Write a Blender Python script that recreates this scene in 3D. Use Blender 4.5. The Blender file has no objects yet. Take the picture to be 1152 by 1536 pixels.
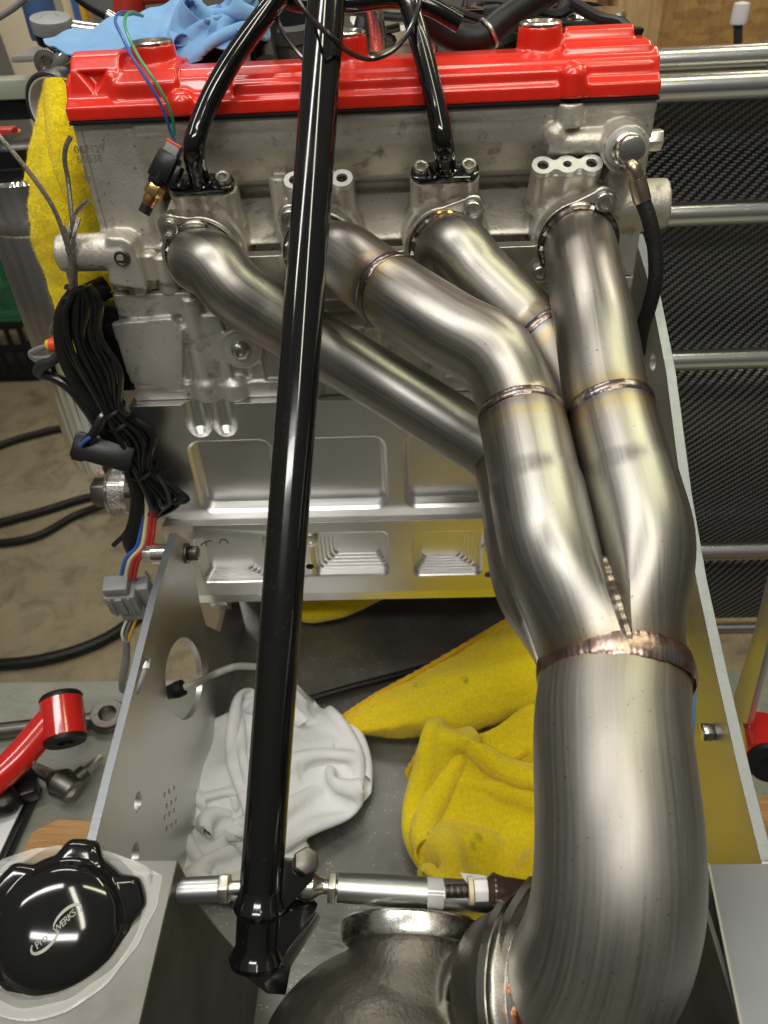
import bpy, bmesh, math, random
import numpy as np
from mathutils import Vector, Matrix, noise

random.seed(7)
rng = np.random.default_rng(7)
scene = bpy.context.scene
COL = scene.collection
S = 0.01                      # all building is done in centimetres, table top at z = 0

# ------------------------------------------------------------------ camera
FPX = 1154.0
CAM = np.array([2.0, -56.7, 67.6])
PITCH, YAW, ROLL = math.radians(38), 0.05, 0.055
_F = np.array([-math.sin(YAW)*math.cos(PITCH), math.cos(YAW)*math.cos(PITCH), -math.sin(PITCH)])
_R0 = np.array([math.cos(YAW), math.sin(YAW), 0.0])
_U0 = np.cross(_R0, _F)
_R = _R0*math.cos(ROLL) - _U0*math.sin(ROLL)
_U = _U0*math.cos(ROLL) + _R0*math.sin(ROLL)
cam_data = bpy.data.cameras.new('camera')
cam = bpy.data.objects.new('camera', cam_data)
COL.objects.link(cam)
cam_data.sensor_fit = 'HORIZONTAL'
cam_data.sensor_width = 36.0
cam_data.lens = 36.0*FPX/1152.0
cam_data.clip_start = 0.02
cam_data.clip_end = 60.0
cam.matrix_world = Matrix(((_R[0], _U[0], -_F[0], CAM[0]*S), (_R[1], _U[1], -_F[1], CAM[1]*S),
                           (_R[2], _U[2], -_F[2], CAM[2]*S), (0, 0, 0, 1)))
cam_data.dof.use_dof = True
cam_data.dof.focus_distance = 0.50
cam_data.dof.aperture_fstop = 16.0
scene.camera = cam

# ------------------------------------------------------------------ light of the workshop
world = bpy.data.worlds.new('World')
scene.world = world
world.use_nodes = True
wn, wl = world.node_tree.nodes, world.node_tree.links
wn.clear()
w_out = wn.new('ShaderNodeOutputWorld')
w_bg = wn.new('ShaderNodeBackground')
w_tc = wn.new('ShaderNodeTexCoord')
w_sep = wn.new('ShaderNodeSeparateXYZ')
w_mr = wn.new('ShaderNodeMapRange')
w_cr = wn.new('ShaderNodeValToRGB')
wl.new(w_tc.outputs['Generated'], w_sep.inputs[0])
wl.new(w_sep.outputs['Z'], w_mr.inputs['Value'])
w_mr.inputs['From Min'].default_value = -1.0
w_mr.inputs['From Max'].default_value = 1.0
wl.new(w_mr.outputs[0], w_cr.inputs[0])
e = w_cr.color_ramp.elements
e[0].position, e[0].color = 0.30, (0.11, 0.10, 0.085, 1)
e[1].position, e[1].color = 0.85, (0.55, 0.53, 0.48, 1)
wl.new(w_cr.outputs[0], w_bg.inputs['Color'])
w_bg.inputs['Strength'].default_value = 0.34
wl.new(w_bg.outputs[0], w_out.inputs['Surface'])

def lamp(name, loc, target, sx, sy, power, color):
    d = bpy.data.lights.new(name, 'AREA')
    d.shape = 'RECTANGLE'
    d.size, d.size_y = sx*S, sy*S
    d.energy = power
    d.color = color
    o = bpy.data.objects.new(name, d)
    COL.objects.link(o)
    o.location = Vector(loc)*S
    o.rotation_euler = (Vector(target)-Vector(loc)).to_track_quat('-Z', 'Y').to_euler()
    return o
# ceiling tube fixtures of the workshop, all about two metres above the bench
lamp('ceiling_tube_light', (-75, -35, 215), (-10, -15, 30), 14, 130, 15, (1.0, 0.97, 0.92))
lamp('ceiling_tube_light', (35, -75, 225), (5, -10, 35), 14, 130, 12, (1.0, 0.95, 0.78))
lamp('ceiling_tube_light', (-10, -150, 205), (0, 0, 45), 120, 14, 15, (1.0, 0.97, 0.93))
lamp('ceiling_tube_light', (110, 20, 225), (15, -10, 40), 14, 130, 11, (0.98, 1.0, 0.64))
lamp('ceiling_tube_light', (-60, 130, 230), (-60, 100, 0), 120, 14, 16, (1.0, 0.96, 0.88))
lamp('ceiling_tube_light', (150, 160, 220), (70, 120, 30), 120, 14, 15, (1.0, 0.93, 0.78))

vs = scene.view_settings
vs.view_transform = 'Standard'
vs.look = 'None'
vs.exposure = -0.12
vs.gamma = 1.0
vs.use_curve_mapping = False
scene.cycles.max_bounces = 6
scene.cycles.glossy_bounces = 5
scene.cycles.diffuse_bounces = 3
scene.cycles.sample_clamp_indirect = 4.0

# ------------------------------------------------------------------ placing helpers
def ray(px, py): return _F + (px-576)/FPX*_R + (768-py)/FPX*_U
def V(x, y, z): return np.array([x, y, z], float)
def QY(px, py, Y):
    d = ray(px, py); return CAM + d*(Y-CAM[1])/d[1]
def QZ(px, py, Z):
    d = ray(px, py); return CAM + d*(Z-CAM[2])/d[2]
def QX(px, py, X):
    d = ray(px, py); return CAM + d*(X-CAM[0])/d[0]
def QD(px, py, D): return CAM + ray(px, py)*D
def unit(v):
    v = np.asarray(v, float); return v/np.linalg.norm(v)
def frame(w, hint=(0, 0, 1)):
    w = unit(w); h = np.asarray(hint, float)
    if abs(w @ unit(h)) > 0.98: h = np.array([1.0, 0, 0])
    u = unit(np.cross(h, w)); v = np.cross(w, u)
    return u, v, w
def crom(P, sub):
    """Catmull-Rom through control points; works on arrays of shape (n, k)."""
    P = np.asarray(P, float)
    n = len(P)
    if n < 3:
        t = np.linspace(0, 1, sub+1)[:, None]
        return P[0]*(1-t) + P[-1]*t
    E = np.vstack([2*P[0]-P[1], P, 2*P[-1]-P[-2]])
    k = min(3, P.shape[1])
    dt = np.maximum(np.linalg.norm(np.diff(E[:, :k], axis=0), axis=1), 1e-4)**0.5
    T = np.concatenate([[0], np.cumsum(dt)])
    out = []
    for i in range(n-1):
        t0, t1, t2, t3 = T[i:i+4]
        p0, p1, p2, p3 = E[i:i+4]
        for q in range(sub):
            t = t1+(t2-t1)*q/sub
            a1 = (t1-t)/(t1-t0)*p0+(t-t0)/(t1-t0)*p1
            a2 = (t2-t)/(t2-t1)*p1+(t-t1)/(t2-t1)*p2
            a3 = (t3-t)/(t3-t2)*p2+(t-t2)/(t3-t2)*p3
            b1 = (t2-t)/(t2-t0)*a1+(t-t0)/(t2-t0)*a2
            b2 = (t3-t)/(t3-t1)*a2+(t-t1)/(t3-t1)*a3
            out.append((t2-t)/(t2-t1)*b1+(t-t1)/(t2-t1)*b2)
    out.append(P[-1])
    return np.array(out)
def smooth01(t):
    t = np.clip(t, 0, 1); return t*t*(3-2*t)

# ------------------------------------------------------------------ mesh builder
class MB:
    def __init__(self):
        self.v, self.f, self.uv, self.at = [], [], [], []
    def add(self, verts, faces, uv=None, at=None):
        o = len(self.v)
        self.v.extend([tuple(map(float, p)) for p in verts])
        self.f.extend([tuple(i+o for i in f) for f in faces])
        n = len(verts)
        self.uv.extend(uv if uv is not None else [(p[0], p[2]) for p in verts])
        self.at.extend(at if at is not None else [9.0]*n)
        return self
    def tube(self, pts, r, n=20, sub=8, cap=True, welds=None, smooth=True, wob=None):
        P = crom(pts, sub) if smooth else np.asarray(pts, float)
        m = len(P)
        if np.isscalar(r): rr = np.full(m, float(r))
        else:
            r = np.asarray(r, float)
            rr = np.interp(np.linspace(0, 1, m), np.linspace(0, 1, len(r)), r)
        T = np.gradient(P, axis=0); T /= np.linalg.norm(T, axis=1)[:, None]
        u, v, _ = frame(T[0])
        L = np.concatenate([[0], np.cumsum(np.linalg.norm(np.diff(P, axis=0), axis=1))])
        verts, uv, at, faces = [], [], [], []
        rmax = rr.max()
        for i in range(m):
            u = u - T[i]*(u @ T[i]); u = unit(u); v = np.cross(T[i], u)
            for k in range(n+1):
                a = 2*math.pi*k/n
                q = rr[i]
                if wob: q = q*(1+wob(L[i], a))
                verts.append(P[i] + q*(math.cos(a)*u + math.sin(a)*v))
                uv.append((k/n*2*math.pi*rmax, L[i]))
                at.append(min([abs(L[i]-w*L[-1]) for w in welds]) if welds else 9.0)
        for i in range(m-1):
            for k in range(n):
                a = i*(n+1)+k
                faces.append((a, a+1, a+n+2, a+n+1))
        if cap:
            faces.append(tuple(range(n-1, -1, -1)))
            b = (m-1)*(n+1)
            faces.append(tuple(range(b, b+n)))
        return self.add(verts, faces, uv, at)
    def lathe(self, prof, org, axis, n=32, hint=(0, 0, 1), closed=False):
        u, v, w = frame(axis, hint)
        org = np.asarray(org, float)
        verts, uv, faces = [], [], []
        L = 0
        for i, (r, h) in enumerate(prof):
            if i: L += math.hypot(r-prof[i-1][0], h-prof[i-1][1])
            for k in range(n+1):
                a = 2*math.pi*k/n
                verts.append(org + w*h + r*(math.cos(a)*u + math.sin(a)*v))
                uv.append((k/n*6.28*max(r, .5), L))
        m = len(prof)
        for i in range(m-1):
            for k in range(n):
                a = i*(n+1)+k
                faces.append((a, a+1, a+n+2, a+n+1))
        if closed:
            for k in range(n):
                a = (m-1)*(n+1)+k
                faces.append((a, a+1, k+1, k))
        else:
            if prof[0][0] > 1e-4: faces.append(tuple(range(n-1, -1, -1)))
            if prof[-1][0] > 1e-4:
                b = (m-1)*(n+1); faces.append(tuple(range(b, b+n)))
        return self.add(verts, faces, uv)
    def torus(self, org, axis, R, r, n=48, k=10, rip=0.0, nr=40, a0=0, a1=2*math.pi, fl=(1.0, 1.25)):
        u, v, w = frame(axis)
        org = np.asarray(org, float)
        verts, uv, faces = [], [], []
        for i in range(n+1):
            a = a0+(a1-a0)*i/n
            d = math.cos(a)*u + math.sin(a)*v
            q = r*(1+0.5*rip*math.sin(a*nr+2.0*math.sin(a*7))+(4*rip*noise.noise(Vector((math.cos(a)*7, math.sin(a)*7, R))) if rip else 0.0))
            for j in range(k):
                b = 2*math.pi*j/k
                verts.append(org + d*(R+q*fl[0]*math.cos(b)) + w*(q*math.sin(b)*fl[1]+0.25*r*math.sin(a*5.0+1.0)*rip))
                uv.append((a*R, b*r))
        for i in range(n):
            for j in range(k):
                faces.append((i*k+j, (i+1)*k+j, (i+1)*k+(j+1) % k, i*k+(j+1) % k))
        return self.add(verts, faces, uv)
    def box(self, lo, hi):
        x0, y0, z0 = lo; x1, y1, z1 = hi
        vs_ = [(x0, y0, z0), (x1, y0, z0), (x1, y1, z0), (x0, y1, z0), (x0, y0, z1), (x1, y0, z1), (x1, y1, z1), (x0, y1, z1)]
        return self.add(vs_, [(0, 3, 2, 1), (4, 5, 6, 7), (0, 1, 5, 4), (1, 2, 6, 5), (2, 3, 7, 6), (3, 0, 4, 7)])
    def obox(self, c, u, v, w, su, sv, sw):
        c = np.asarray(c, float); u, v, w = unit(u), unit(v), unit(w)
        vs_ = [c+u*a*su/2+v*b*sv/2+w*d*sw/2 for d in (-1, 1) for a, b in ((-1, -1), (1, -1), (1, 1), (-1, 1))]
        return self.add(vs_, [(0, 3, 2, 1), (4, 5, 6, 7), (0, 1, 5, 4), (1, 2, 6, 5), (2, 3, 7, 6), (3, 0, 4, 7)])
    def prism(self, poly, org, u, v, w, d0, d1):
        """extrude a 2-D polygon given in the (u, v) plane from d0 to d1 along w"""
        org = np.asarray(org, float); u, v, w = [np.asarray(q, float) for q in (u, v, w)]
        n = len(poly)
        vs_ = [org+u*a+v*b+w*d for d in (d0, d1) for a, b in poly]
        f = [tuple(range(n-1, -1, -1)), tuple(range(n, 2*n))]
        f += [(i, (i+1) % n, n+(i+1) % n, n+i) for i in range(n)]
        return self.add(vs_, f)
    def prismx(self, poly_yz, x0, x1): return self.prism(poly_yz, (0, 0, 0), (0, 1, 0), (0, 0, 1), (1, 0, 0), x0, x1)
    def prismy(self, poly_xz, y0, y1): return self.prism(poly_xz, (0, 0, 0), (1, 0, 0), (0, 0, 1), (0, -1, 0), -y0, -y1)
    def prismz(self, poly_xy, z0, z1): return self.prism(poly_xy, (0, 0, 0), (1, 0, 0), (0, 1, 0), (0, 0, 1), z0, z1)
    def ball(self, c, r, n=16, sc=(1, 1, 1)):
        c = np.asarray(c, float); vs_, f = [], []
        m = n//2
        for i in range(m+1):
            t = math.pi*i/m
            for k in range(n+1):
                a = 2*math.pi*k/n
                vs_.append(c+r*np.array([math.sin(t)*math.cos(a)*sc[0], math.sin(t)*math.sin(a)*sc[1], math.cos(t)*sc[2]]))
        for i in range(m):
            for k in range(n):
                a = i*(n+1)+k
                f.append((a, a+n+1, a+n+2, a+1))
        return self.add(vs_, f)
    def grid(self, P, uv=None):
        m, n = P.shape[:2]
        if uv is None:
            uv = [(i, j) for i in range(m) for j in range(n)]
        f = [(i*n+j, (i+1)*n+j, (i+1)*n+j+1, i*n+j+1) for i in range(m-1) for j in range(n-1)]
        return self.add(P.reshape(-1, 3), f, uv)
    # ---- to an object
    def build(self, name, mat, parent=None, bevel=0.0, seg=2, ang=32, flat=False, remesh=0.0, sm=0, weld=True, post=None, loc=None, solid=0.0, cut=None, at=False):
        me = bpy.data.meshes.new(name)
        c = np.array(loc, float) if loc is not None else np.zeros(3)
        vv = np.array(self.v, float) - c
        me.from_pydata((vv*S).tolist(), [], self.f)
        uvl = me.uv_layers.new(name='UVMap')
        li = np.empty(len(me.loops), dtype=np.int32)
        me.loops.foreach_get('vertex_index', li)
        uvl.data.foreach_set('uv', np.array(self.uv, dtype=np.float32)[li].ravel())
        if at:
            a = me.attributes.new('weld_dist', 'FLOAT', 'POINT')
            a.data.foreach_set('value', np.array(self.at, dtype=np.float32))
        bm = bmesh.new(); bm.from_mesh(me)
        if weld: bmesh.ops.remove_doubles(bm, verts=bm.verts, dist=1e-6)
        bmesh.ops.recalc_face_normals(bm, faces=bm.faces)
        if bevel > 0:
            es = [e_ for e_ in bm.edges if len(e_.link_faces) == 2 and e_.calc_face_angle(0) > math.radians(28)]
            bmesh.ops.bevel(bm, geom=es, offset=bevel*S, segments=seg, profile=0.5, affect='EDGES', clamp_overlap=True)
        bm.to_mesh(me); bm.free()
        o = bpy.data.objects.new(name, me)
        COL.objects.link(o)
        if remesh or solid or cut:
            if solid:
                md = o.modifiers.new('s', 'SOLIDIFY'); md.thickness = solid*S; md.offset = 0
            cutters = []
            if cut:
                for cu in cut:
                    co = cu.build('cutter', None)
                    cutters.append(co)
                    md = o.modifiers.new('b', 'BOOLEAN'); md.operation = 'DIFFERENCE'; md.object = co; md.solver = 'EXACT'
            if remesh:
                md = o.modifiers.new('r', 'REMESH'); md.mode = 'VOXEL'; md.voxel_size = remesh*S
            if sm:
                md = o.modifiers.new('m', 'SMOOTH'); md.factor = 0.5; md.iterations = sm
            dg = bpy.context.evaluated_depsgraph_get()
            me2 = bpy.data.meshes.new_from_object(o.evaluated_get(dg))
            o.modifiers.clear(); o.data = me2; bpy.data.meshes.remove(me); me = me2
            me.name = name
            for co in cutters:
                md_ = co.data; bpy.data.objects.remove(co); bpy.data.meshes.remove(md_)
        if post:
            n = len(me.vertices)
            A = np.empty(n*3, dtype=np.float32); me.vertices.foreach_get('co', A)
            A = post(A.reshape(-1, 3)/S)*S
            me.vertices.foreach_set('co', A.astype(np.float32).ravel()); me.update()
        if not flat:
            me.polygons.foreach_set('use_smooth', [True]*len(me.polygons))
            if not (remesh and sm): me.set_sharp_from_angle(angle=math.radians(ang))
        me.materials.clear()
        if mat: me.materials.append(M[mat] if isinstance(mat, str) else mat)
        o.location = Vector(c)*S
        if parent is not None: attach(o, parent)
        return o

WLOC = {}
def attach(o, parent):
    o.parent = parent
    o.matrix_parent_inverse = Matrix.Translation(-Vector(WLOC.get(parent.name, (0, 0, 0))))
def tag(o, label, cat, group=None):
    o['label'] = label; o['category'] = cat
    if group: o['group'] = group
    return o
def thing(name, label, cat, loc, group=None):
    o = bpy.data.objects.new(name, None)
    COL.objects.link(o)
    o.empty_display_size = 0.03
    o.location = Vector(loc)*S
    WLOC[o.name] = tuple(Vector(loc)*S)
    return tag(o, label, cat, group)
def clone(src, loc, axis=None, parent=None, hint=(0, 0, 1), spin=0.0):
    """copy of a part whose mesh is centred on its origin with its axis along +Z"""
    o = src.copy(); COL.objects.link(o); o.parent = None
    place(o, loc, axis, hint, spin)
    if parent is not None: attach(o, parent)
    return o
def place(o, loc, axis=None, hint=(0, 0, 1), spin=0.0):
    o.location = Vector([float(q) for q in loc])*S
    if axis is not None:
        u, v, w = frame(axis, hint)
        m = Matrix(((u[0], v[0], w[0]), (u[1], v[1], w[1]), (u[2], v[2], w[2])))
        o.rotation_euler = (m @ Matrix.Rotation(spin, 3, 'Z')).to_euler()
    return o
def rrect(x0, z0, x1, z1, r, n=5):
    out = []
    for cx, cz, a0 in ((x1-r, z1-r, 0), (x0+r, z1-r, 90), (x0+r, z0+r, 180), (x1-r, z0+r, 270)):
        for k in range(n+1):
            a = math.radians(a0+90*k/n); out.append((cx+r*math.cos(a), cz+r*math.sin(a)))
    return out
def circ(cx, cz, r, n=24, a0=0.0): return [(cx+r*math.cos(a0+2*math.pi*k/n), cz+r*math.sin(a0+2*math.pi*k/n)) for k in range(n)]
def sheet(rows, su, sv):
    """smooth surface through a grid of control points"""
    A = np.array([crom(r, sv) for r in rows])
    return np.stack([crom(A[:, j], su) for j in range(A.shape[1])], axis=1)
def normals(P):
    du = np.gradient(P, axis=0); dv = np.gradient(P, axis=1)
    n = np.cross(du, dv); return n/(np.linalg.norm(n, axis=2)[..., None]+1e-9)
def nz(P, sc, seed=0.0, oct_=2):
    sh = P.shape[:-1]; Q = P.reshape(-1, 3)
    out = np.array([noise.fractal(Vector((p[0]*sc+seed, p[1]*sc+seed*1.7, p[2]*sc-seed)), 1.0, 2.0, oct_) for p in Q])
    return out.reshape(sh)

# ------------------------------------------------------------------ materials
M = {}
class N:
    def __init__(self, name):
        self.m = bpy.data.materials.new(name); self.m.use_nodes = True
        self.t = self.m.node_tree; self.t.nodes.clear()
        self.o = self.t.nodes.new('ShaderNodeOutputMaterial')
        self.b = self.t.nodes.new('ShaderNodeBsdfPrincipled')
        self.t.links.new(self.b.outputs[0], self.o.inputs['Surface'])
        M[name] = self.m
    def n(self, kind, **kw):
        nd = self.t.nodes.new('ShaderNode'+kind)
        for k, v in kw.items(): setattr(nd, k, v)
        return nd
    def l(self, a, b): self.t.links.new(a, b)
    def set(self, **kw):
        for k, v in kw.items():
            k = k.replace('_', ' ')
            self.b.inputs[k].default_value = (*v, 1) if isinstance(v, tuple) else v
        return self
    def coord(self, kind='Object', scale=(1, 1, 1), rot=(0, 0, 0)):
        tc = self.n('TexCoord'); mp = self.n('Mapping')
        mp.inputs['Scale'].default_value = scale; mp.inputs['Rotation'].default_value = rot
        self.l(tc.outputs[kind], mp.inputs['Vector']); return mp.outputs[0]
    def noise(self, vec, scale, detail=4, rough=0.55, dist=0.0):
        t = self.n('TexNoise'); t.inputs['Scale'].default_value = scale; t.inputs['Detail'].default_value = detail
        t.inputs['Roughness'].default_value = rough; t.inputs['Distortion'].default_value = dist
        self.l(vec, t.inputs['Vector']); return t.outputs['Fac']
    def ramp(self, fac, stops):
        r = self.n('ValToRGB'); el = r.color_ramp.elements
        while len(el) > 1: el.remove(el[-1])
        for k, (p, c) in enumerate(stops):
            if k == 0: e_ = el[0]; e_.position = p
            else: e_ = el.new(p)
            e_.color = (*c, 1) if isinstance(c, tuple) else (c, c, c, 1)
        self.l(fac, r.inputs[0]); return r.outputs[0]
    def math(self, op, a, b=None, c=None):
        m = self.n('Math', operation=op)
        for i, q in enumerate((a, b, c)):
            if q is None: continue
            if isinstance(q, (int, float)): m.inputs[i].default_value = q
            else: self.l(q, m.inputs[i])
        return m.outputs[0]
    def mix(self, fac, a, b, blend='MIX'):
        m = self.n('Mix', data_type='RGBA', blend_type=blend)
        for s_, q in ((m.inputs[0], fac), (m.inputs[6], a), (m.inputs[7], b)):
            if isinstance(q, (int, float)): s_.default_value = q
            elif isinstance(q, tuple): s_.default_value = (*q, 1)
            else: self.l(q, s_)
        return m.outputs[2]
    def bump(self, h, strength=0.3, dist=0.001, normal=None):
        b = self.n('Bump'); b.inputs['Strength'].default_value = strength; b.inputs['Distance'].default_value = dist
        self.l(h, b.inputs['Height'])
        if normal is not None: self.l(normal, b.inputs['Normal'])
        return b.outputs[0]
    def bevel(self, r):
        b = self.n('Bevel', samples=4); b.inputs['Radius'].default_value = r; return b.outputs[0]
    def col(self, s_): self.l(s_, self.b.inputs['Base Color']); return self
    def rough(self, s_): self.l(s_, self.b.inputs['Roughness']); return self
    def nrm(self, s_): self.l(s_, self.b.inputs['Normal']); return self

def cast(name, c, metal, r0, r1, bump, grime=(0.10, 0.085, 0.06), bev=0.0012, gr=0.7):
    n = N(name); v = n.coord()
    big = n.noise(v, 9, 4); fine = n.noise(v, 420, 3)
    mid = n.noise(v, 45, 6, 0.65)
    c1 = tuple(q*0.80 for q in c); c2 = tuple(min(1, q*1.12) for q in c)
    base = n.ramp(big, [(0.3, c1), (0.7, c2)])
    spots = n.ramp(mid, [(0.30, gr), (0.44, 0.0)])
    spk = n.ramp(n.noise(v, 240, 2, 0.5), [(0.68, 0.0), (0.74, 0.75)])
    n.col(n.mix(n.math('MULTIPLY', spk, 0.8 if gr > 0.5 else 0.2), n.mix(spots, base, grime), (0.05, 0.045, 0.035)))
    n.set(Metallic=metal)
    n.rough(n.ramp(mid, [(0.3, r1), (0.65, r0)]))
    n.nrm(n.bump(fine, bump, 0.0006, n.bevel(bev)))
    return n
cast('cast_alu', (0.60, 0.57, 0.50), 0.68, 0.40, 0.58, 0.60)
cast('block_alu', (0.66, 0.64, 0.59), 0.72, 0.38, 0.54, 0.30)
cast('cast_iron', (0.125, 0.115, 0.095), 0.80, 0.36, 0.50, 0.55, gr=0.3)
cast('pad_alu', (0.72, 0.71, 0.70), 0.6, 0.36, 0.46, 0.12, bev=0.0004, gr=0.1)

def billet(name, c, r0, r1, axis_scale, scr=0.25, blot=0.10):
    n = N(name); v = n.coord()
    vs2 = n.coord('Object', axis_scale)
    st = n.noise(vs2, 60, 5, 0.7)
    bl = n.noise(v, 14, 5, 0.6)
    n.col(n.ramp(bl, [(0.3, tuple(q*0.93 for q in c)), (0.7, c)]))
    n.set(Metallic=1.0)
    n.rough(n.math('ADD', n.ramp(st, [(0.3, r0), (0.7, r1)]), n.math('MULTIPLY', n.ramp(bl, [(0.35, 0.0), (0.7, 1.0)]), blot)))
    n.nrm(n.bump(st, scr, 0.0002, n.bevel(0.0005)))
    return n
billet('billet_alu', (0.86, 0.85, 0.83), 0.27, 0.33, (1, 6, 22), 0.03, 0.08)
billet('plate_alu', (0.62, 0.61, 0.60), 0.30, 0.46, (1, 1, 25))
billet('plate_edge', (0.30, 0.315, 0.34), 0.28, 0.50, (2, 9, 9), 0.3, 0.15)
billet('polished', (0.80, 0.78, 0.75), 0.08, 0.16, (9, 9, 0.3), 0.2)
billet('satin_steel', (0.50, 0.50, 0.50), 0.26, 0.36, (1, 30, 30), 0.1)
billet('bar_steel', (0.72, 0.71, 0.70), 0.20, 0.26, (1, 30, 30), 0.02, 0.03)
billet('machined', (0.70, 0.68, 0.63), 0.12, 0.28, (10, 10, 10), 0.15)
billet('bolt_steel', (0.62, 0.60, 0.55), 0.18, 0.36, (20, 20, 20), 0.15)
billet('zinc', (0.70, 0.68, 0.60), 0.22, 0.4, (20, 20, 20), 0.15)
billet('dark_steel', (0.16, 0.15, 0.135), 0.25, 0.45, (20, 20, 20), 0.2)

n = N('canister_alu'); v = n.coord('Object', (1, 1, 0.02))
st = n.noise(v, 75, 3, 0.55)
n.col(n.ramp(st, [(0.35, (0.62, 0.58, 0.54)), (0.6, (0.86, 0.84, 0.81))])); n.set(Metallic=1.0, Roughness=0.13)  # upright reflection streaks put into the metal's colour
n.nrm(n.bump(st, 0.7, 0.006))
cast('flange_steel', (0.56, 0.53, 0.47), 0.9, 0.30, 0.40, 0.08, bev=0.0006, gr=0.25)

# brushed stainless tube, tinted straw and brown beside the welds
for _nm, _r0, _r1 in (('stainless', 0.25, 0.38), ('stainless_brushed', 0.34, 0.47)):
  n = N(_nm); v = n.coord('UV', (1.0, 0.02, 1)); vo = n.coord()
  st = n.noise(v, 5.0, 6, 0.65); st2 = n.noise(n.coord('UV', (1, 0.08, 1)), 14, 3, 0.6); bl = n.noise(vo, 22, 4, 0.6)
  at = n.n('Attribute', attribute_name='weld_dist')
  hd = n.math('ADD', at.outputs['Fac'], n.math('MULTIPLY', n.math('SUBTRACT', bl, 0.5), 0.9))
  tint = n.ramp(n.math('DIVIDE', hd, 3.0), [(0.0, (0.19, 0.14, 0.125)), (0.09, (0.23, 0.175, 0.16)), (0.15, (0.23, 0.245, 0.255)), (0.24, (0.40, 0.31, 0.17)), (0.45, (0.41, 0.375, 0.31)), (0.85, (0.395, 0.388, 0.368))])
  stc = n.ramp(st, [(0.3, (0.80, 0.79, 0.78)), (0.7, (1.08, 1.06, 1.03))])
  spk = n.ramp(n.noise(vo, 420, 2, 0.5), [(0.70, 0.0), (0.75, 0.7)])
  brn = n.ramp(n.noise(vo, 7, 3, 0.6), [(0.44, 0.0), (0.72, 0.45)])
  n.col(n.mix(spk, n.mix(brn, n.mix(1.0, tint, stc, 'MULTIPLY'), (0.29, 0.262, 0.222)), (0.12, 0.11, 0.10)))
  scr = n.ramp(n.noise(n.coord('Object', (1, 1, 1), (0.6, 0.4, 0.9)), 90, 5, 0.75, 2.5), [(0.48, 0.0), (0.50, 1.0), (0.52, 0.0)])
  n.set(Metallic=1.0)
  n.rough(n.math('ADD', n.ramp(st, [(0.3, _r0), (0.7, _r1)]), n.math('ADD', n.math('MULTIPLY', bl, 0.12), n.math('MULTIPLY', scr, 0.05))))
  n.nrm(n.bump(st2, 0.10, 0.0002))

n = N('weld'); v = n.coord()
nn = n.noise(v, 120, 4, 0.6)
n.col(n.ramp(nn, [(0.30, (0.12, 0.095, 0.09)), (0.48, (0.24, 0.19, 0.17)), (0.58, (0.26, 0.245, 0.24)), (0.70, (0.36, 0.29, 0.245))]))
n.set(Metallic=1.0, Roughness=0.28); n.nrm(n.bump(nn, 0.5, 0.0006))

n = N('weld_pink'); v = n.coord()
nn = n.noise(v, 60, 4, 0.6)
n.col(n.ramp(nn, [(0.32, (0.15, 0.115, 0.11)), (0.45, (0.32, 0.22, 0.19)), (0.56, (0.44, 0.32, 0.27)), (0.68, (0.30, 0.30, 0.32))]))
n.set(Metallic=1.0, Roughness=0.30); n.nrm(n.bump(n.noise(v, 160, 3), 0.5, 0.0006))

def plain(name, c, rough=0.4, metal=0.0, var=0.15, sc=30, bump=0.1, bsc=200, coat=0.0, spec=0.5, r_var=0.0, **kw):
    n = N(name); v = n.coord()
    a = n.noise(v, sc, 5, 0.6)
    n.col(n.ramp(a, [(0.3, tuple(q*(1-var) for q in c)), (0.7, tuple(min(1, q*(1+var)) for q in c))]))
    n.set(Metallic=metal, Coat_Weight=coat)
    n.b.inputs['Specular IOR Level'].default_value = spec
    n.rough(n.ramp(a, [(0.3, rough+r_var), (0.7, rough)]))
    n.nrm(n.bump(n.noise(v, bsc, 3), bump, 0.0005))
    n.set(**kw)
    return n
n = plain('red_paint', (0.74, 0.020, 0.007), 0.27, 0.0, 0.12, 20, 0.22, 260, coat=0.6, r_var=0.06)
n.b.inputs['Coat Roughness'].default_value = 0.10
plain('red_rod', (0.55, 0.016, 0.012), 0.20, 0.0, 0.1, 25, 0.06, 90, coat=0.5)
n = N('black_gloss'); v = n.coord()
dust = n.ramp(n.noise(v, 260, 5, 0.8), [(0.60, 0.0), (0.72, 1.0)])
area = n.ramp(n.noise(v, 14, 2), [(0.48, 0.0), (0.68, 1.0)])
n.col(n.mix(n.math('MULTIPLY', n.math('MULTIPLY', dust, area), 0.35), (0.004, 0.0042, 0.0045), (0.3, 0.29, 0.27)))
n.set(Coat_Weight=0.3); n.rough(n.ramp(area, [(0.0, 0.10), (1.0, 0.2)])); n.nrm(n.bump(n.noise(v, 60, 2), 0.06, 0.0005))
plain('black_gloss_cap', (0.006, 0.006, 0.0065), 0.10, 0.0, 0.1, 30, 0.02, 80, coat=0.3)
plain('gasket', (0.010, 0.010, 0.010), 0.6, spec=0.2)
plain('rubber', (0.010, 0.010, 0.010), 0.45, 0, 0.25, 60, 0.15, 300, spec=0.3)
plain('wire_black', (0.010, 0.010, 0.011), 0.20, 0, 0.2, 60, 0.05, 200, spec=0.7)
plain('loom', (0.010, 0.010, 0.010), 0.5, 0, 0.6, 700, 0.9, 700, spec=0.3)
plain('plastic_black', (0.008, 0.008, 0.009), 0.30, 0, 0.2, 40, 0.12, 300, spec=0.35)
plain('plastic_grey', (0.24, 0.245, 0.25), 0.42, 0, 0.10, 40, 0.1, 300)
plain('plastic_dark', (0.030, 0.030, 0.032), 0.36, 0, 0.25, 30, 0.15, 200)
plain('plastic_green', (0.02, 0.14, 0.06), 0.45)
plain('plastic_red', (0.42, 0.03, 0.02), 0.4)
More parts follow.
